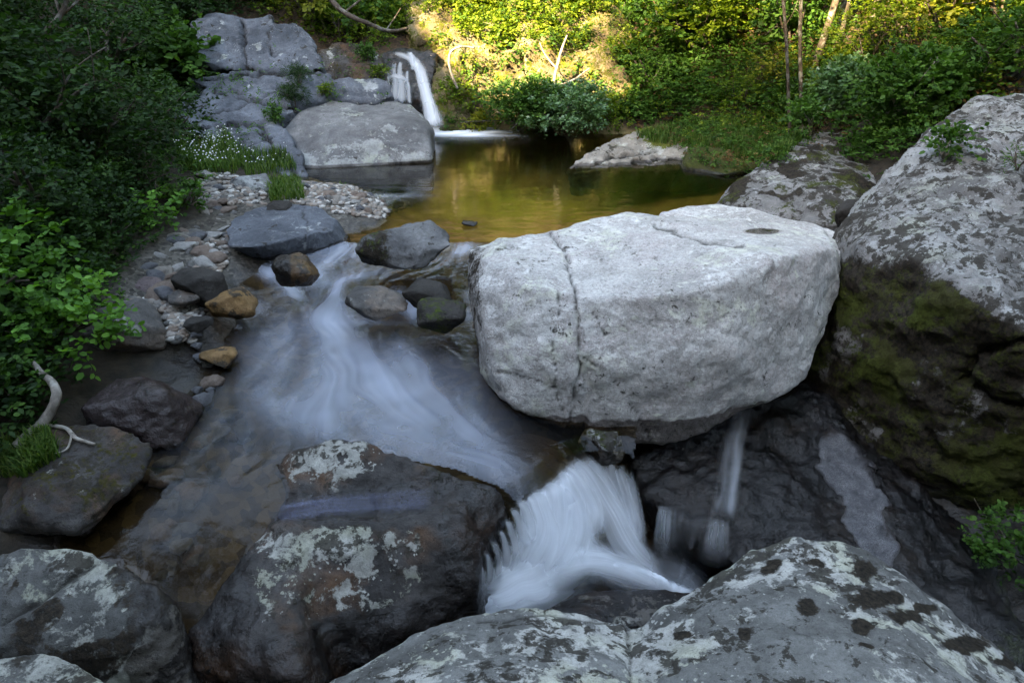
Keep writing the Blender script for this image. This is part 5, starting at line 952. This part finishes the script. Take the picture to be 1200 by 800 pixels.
# wood on the slopes above the picture: trees whose crowns shade and mirror
UT = [((-.8, 16.5), 5, 1.9, 'bright', 'tree on the slope above the waterfall'), ((1.2, 17.5), 6, 2.1, 'bright', 'tree on the sunny slope above the ochre cliff'), ((3.2, 15.6), 5, 1.7, 'mid', 'tree in the shade at the foot of the slope beyond the pool'), ((5.6, 15.2), 5, 2.0, 'bright', 'tree on the slope behind the saplings'),
      ((8.0, 13.5), 5.5, 2.2, 'bright', 'tree above the giant boulder'), ((-3.4, 17.5), 6, 2.0, 'bright', 'tree behind the crest of the outcrop'), ((-7.8, 10.5), 2.4, 1.5, 'dark', 'tree leaning over the shaded bank by the outcrop'), ((-5.4, 4.0), 2.2, 1.6, 'dark', 'tree overhanging the driftwood end of the bank'), ((-5.0, 1.4), 3.0, 1.7, 'dark', 'tree on the bank beside the viewer'), ((-6.6, 12.5), 4, 1.9, 'dark', 'tree on the bank behind the outcrop'), ((6.4, 7.4), 3.8, 1.7, 'mid', 'tree behind the giant boulder'), ((-1.0, 20.5), 6, 2.4, 'mid', 'tree high on the far slope above the falls'), ((4.2, 19.5), 6, 2.6, 'mid', 'tree high on the far slope')]
for i, ((x, y), h, r, m_, lab) in enumerate(UT):
    z = gz(x, y); tree(lab, (x, y, z), (x + .25 * (1 if x < 0 else -1), y - .2, z + h), .11, (x + (.9 if x < -4 else 0), y - .3, z + h + .3), r, mat=m_, seed=220 + i, n=18, dens=60, ls=.14)
OV = [((-3.9, 14.6), 3.0, .9, 'tree whose low boughs hang behind the outcrop'), ((2.9, 13.6), 3.4, 1.2, 'tree with drooping boughs at the dark end of the cliff'), ((4.6, 13.2), 3.8, 1.3, 'tree with layered boughs behind the grassy point'), ((6.3, 12.0), 3.4, 1.2, 'tree with sunlit layered boughs behind the leaning trunks'),
      ((7.6, 11.2), 3.6, 1.4, 'tree with broad boughs above the far side of the giant boulder'), ((1.0, 14.9), 3.6, 1.2, 'tree rooted on top of the ochre cliff')]
for i, ((x, y), h, r, lab) in enumerate(OV):
    z = gz(x, y); tree(lab, (x, y, z), (x + .3, y, z + h), .05, (x, y - .6, z + h * .8), r * 1.3, mat=['bright', 'mid', 'bright'][i % 3], seed=260 + i, n=16, dens=90, ls=.09, nl=8)
RT = [((6.6, 3.6), 4.5, 2.3, 'unseen tree added beside the giant boulder to darken the bedrock'), ((7.5, 6.0), 5.0, 2.4, 'unseen tall tree added to shade the giant boulder'), ((5.8, .6), 5, 2.4, 'unseen tree added at the viewer side of the gorge to cut skylight'), ((2.8, -3.0), 6, 2.6, 'unseen tree added in back of the viewer to cut skylight'), ((-2.6, -3.2), 6, 2.6, 'second unseen tree added in back of the viewer to cut skylight')]
for i, ((x, y), h, r, lab) in enumerate(RT):  # unseen trees added to narrow the open sky and deepen the shade
    z = gz(x, y); tree(lab, (x, y, z), (x, y, z + h), .14, (x - (.8 if x > 4 else 0), y, z + h + .3), r, mat='mid', seed=280 + i, n=22, dens=90, ls=.16)
CT_ = [(5.6, 2.0, 1.7, 'unseen tree added on the ridge crest for dappled shade, densest of the row'), (3.9, 1.0, 1.2, 'unseen tree added on the ridge crest for dappled shade beside the densest one'), (2.2, 1.2, 1.1, 'small unseen tree added on the ridge crest for dappled shade'), (-.3, 1.0, 1.2, 'low unseen tree with open crown added on the ridge crest for dappled shade'), (-3.2, 1.6, 1.5, 'unseen tree added at the far end of the ridge crest for dappled shade'), (11.6, 2.0, 1.6, 'unseen tree added on the ridge crest above the shaded bank for dappled shade')]
for i, (l, h, r, lab) in enumerate(CT_):  # unseen trees added so their crowns dapple the sun on the far slope
    x, y = SUN_AZ[0] * 22 - .785 * l, SUN_AZ[1] * 22 + .62 * l; z = gz(x, y); tree(lab, (x, y, z), (x, y, z + h + .5), .1, (x, y, z + h), r, mat='mid', seed=300 + i, n=12, dens=55, ls=.16)
# ---------------------------------------------------------------- dead wood
def stick(name, label, pts, rad, bark, seed, forks=(), amp=.015, cat='branch', ns=8):
    pts = [np.array(p, float) for p in pts]; org = pts[0]; V, F = join([tube(wav(pts, 26, amp, .25, seed), rad, ns + 2, .07, seed)] + [tube(wav([np.array(q, float) for q in f], 12, amp * .6, .2, seed + 3), r_, ns, .05, seed) for f, r_ in forks])
    o = link(name, mesh_np(name, V - org, F, BK[bark]), None, tuple(org)); return tag(o, label, cat)
stick('driftwood', 'thick crooked weathered branch standing against the mossy boulder', [surf(20, 522, .03, 3.5), W(52, 492, 3.62), W(66, 462, 3.72), W(52, 440, 3.85), W(40, 428, 3.9)], [.036, .033, .03, .022, .014], 'drift', 3, amp=.02, cat='driftwood')
stick('driftwood', 'thin bleached twig lying on the mossy boulder', [surf(56, 500, .015, 3.6), surf(78, 505, .02, 3.5), surf(92, 517, .02, 3.5), surf(112, 522, .015, 3.45)], [.013, .014, .010], 'drift', 5, amp=.008, cat='driftwood', forks=[([surf(84, 510, .02, 3.5), surf(80, 528, .02, 3.4), surf(66, 534, .02, 3.4)], [.008, .004])])
stick('dead_branch', 'dark bare bough arching above the waterfall', [W(382, -8, 12.4), W(402, 14, 12.3), W(432, 28, 12.3), W(455, 36, 12.4), W(478, 33, 12.6)], [.045, .035, .02], 'dark', 7, forks=[([W(405, 14, 12.3), W(420, 2, 12.4), W(432, -6, 12.5)], [.02, .01]), ([W(452, 36, 12.4), W(462, 22, 12.5), W(470, 10, 12.6)], [.014, .006])])
stick('dead_branch', 'pale hooked dead branch in front of the ochre cliff', [W(536, 104, 12.2), W(527, 80, 12.2), W(528, 62, 12.2), W(540, 55, 12.3), W(556, 56, 12.4)], [.022, .02, .012], 'drift', 8)
stick('dead_branch', 'forked grey branch leaning on the cliff behind the bushes', [W(648, 100, 12.5), W(655, 70, 12.6), W(664, 42, 12.8)], [.03, .016], 'drift', 9, forks=[([W(652, 80, 12.6), W(640, 66, 12.7), W(632, 50, 12.8)], [.014, .006])])
stick('dead_branch', 'twiggy fallen branch among the pool-edge bushes', [W(620, 118, 12.0), W(645, 104, 12.0), W(672, 94, 12.1), W(690, 80, 12.3)], [.022, .012], 'drift', 10, forks=[([W(650, 103, 12.0), W(664, 112, 12.0), W(684, 114, 12.0)], [.012, .005])])
stick('dead_branch', 'dry brown stem rising behind the pale green bush', [W(1068, 148, 8.8), W(1082, 118, 9.0), W(1078, 100, 9.2), W(1090, 70, 9.6)], [.012, .006], 'pale', 11)
stick('dead_branch', 'dark twig standing beside the small sprig on the giant boulder', [W(1068, 150, 8.6), W(1078, 130, 8.7), W(1084, 112, 8.9)], [.014, .006], 'dark', 12)
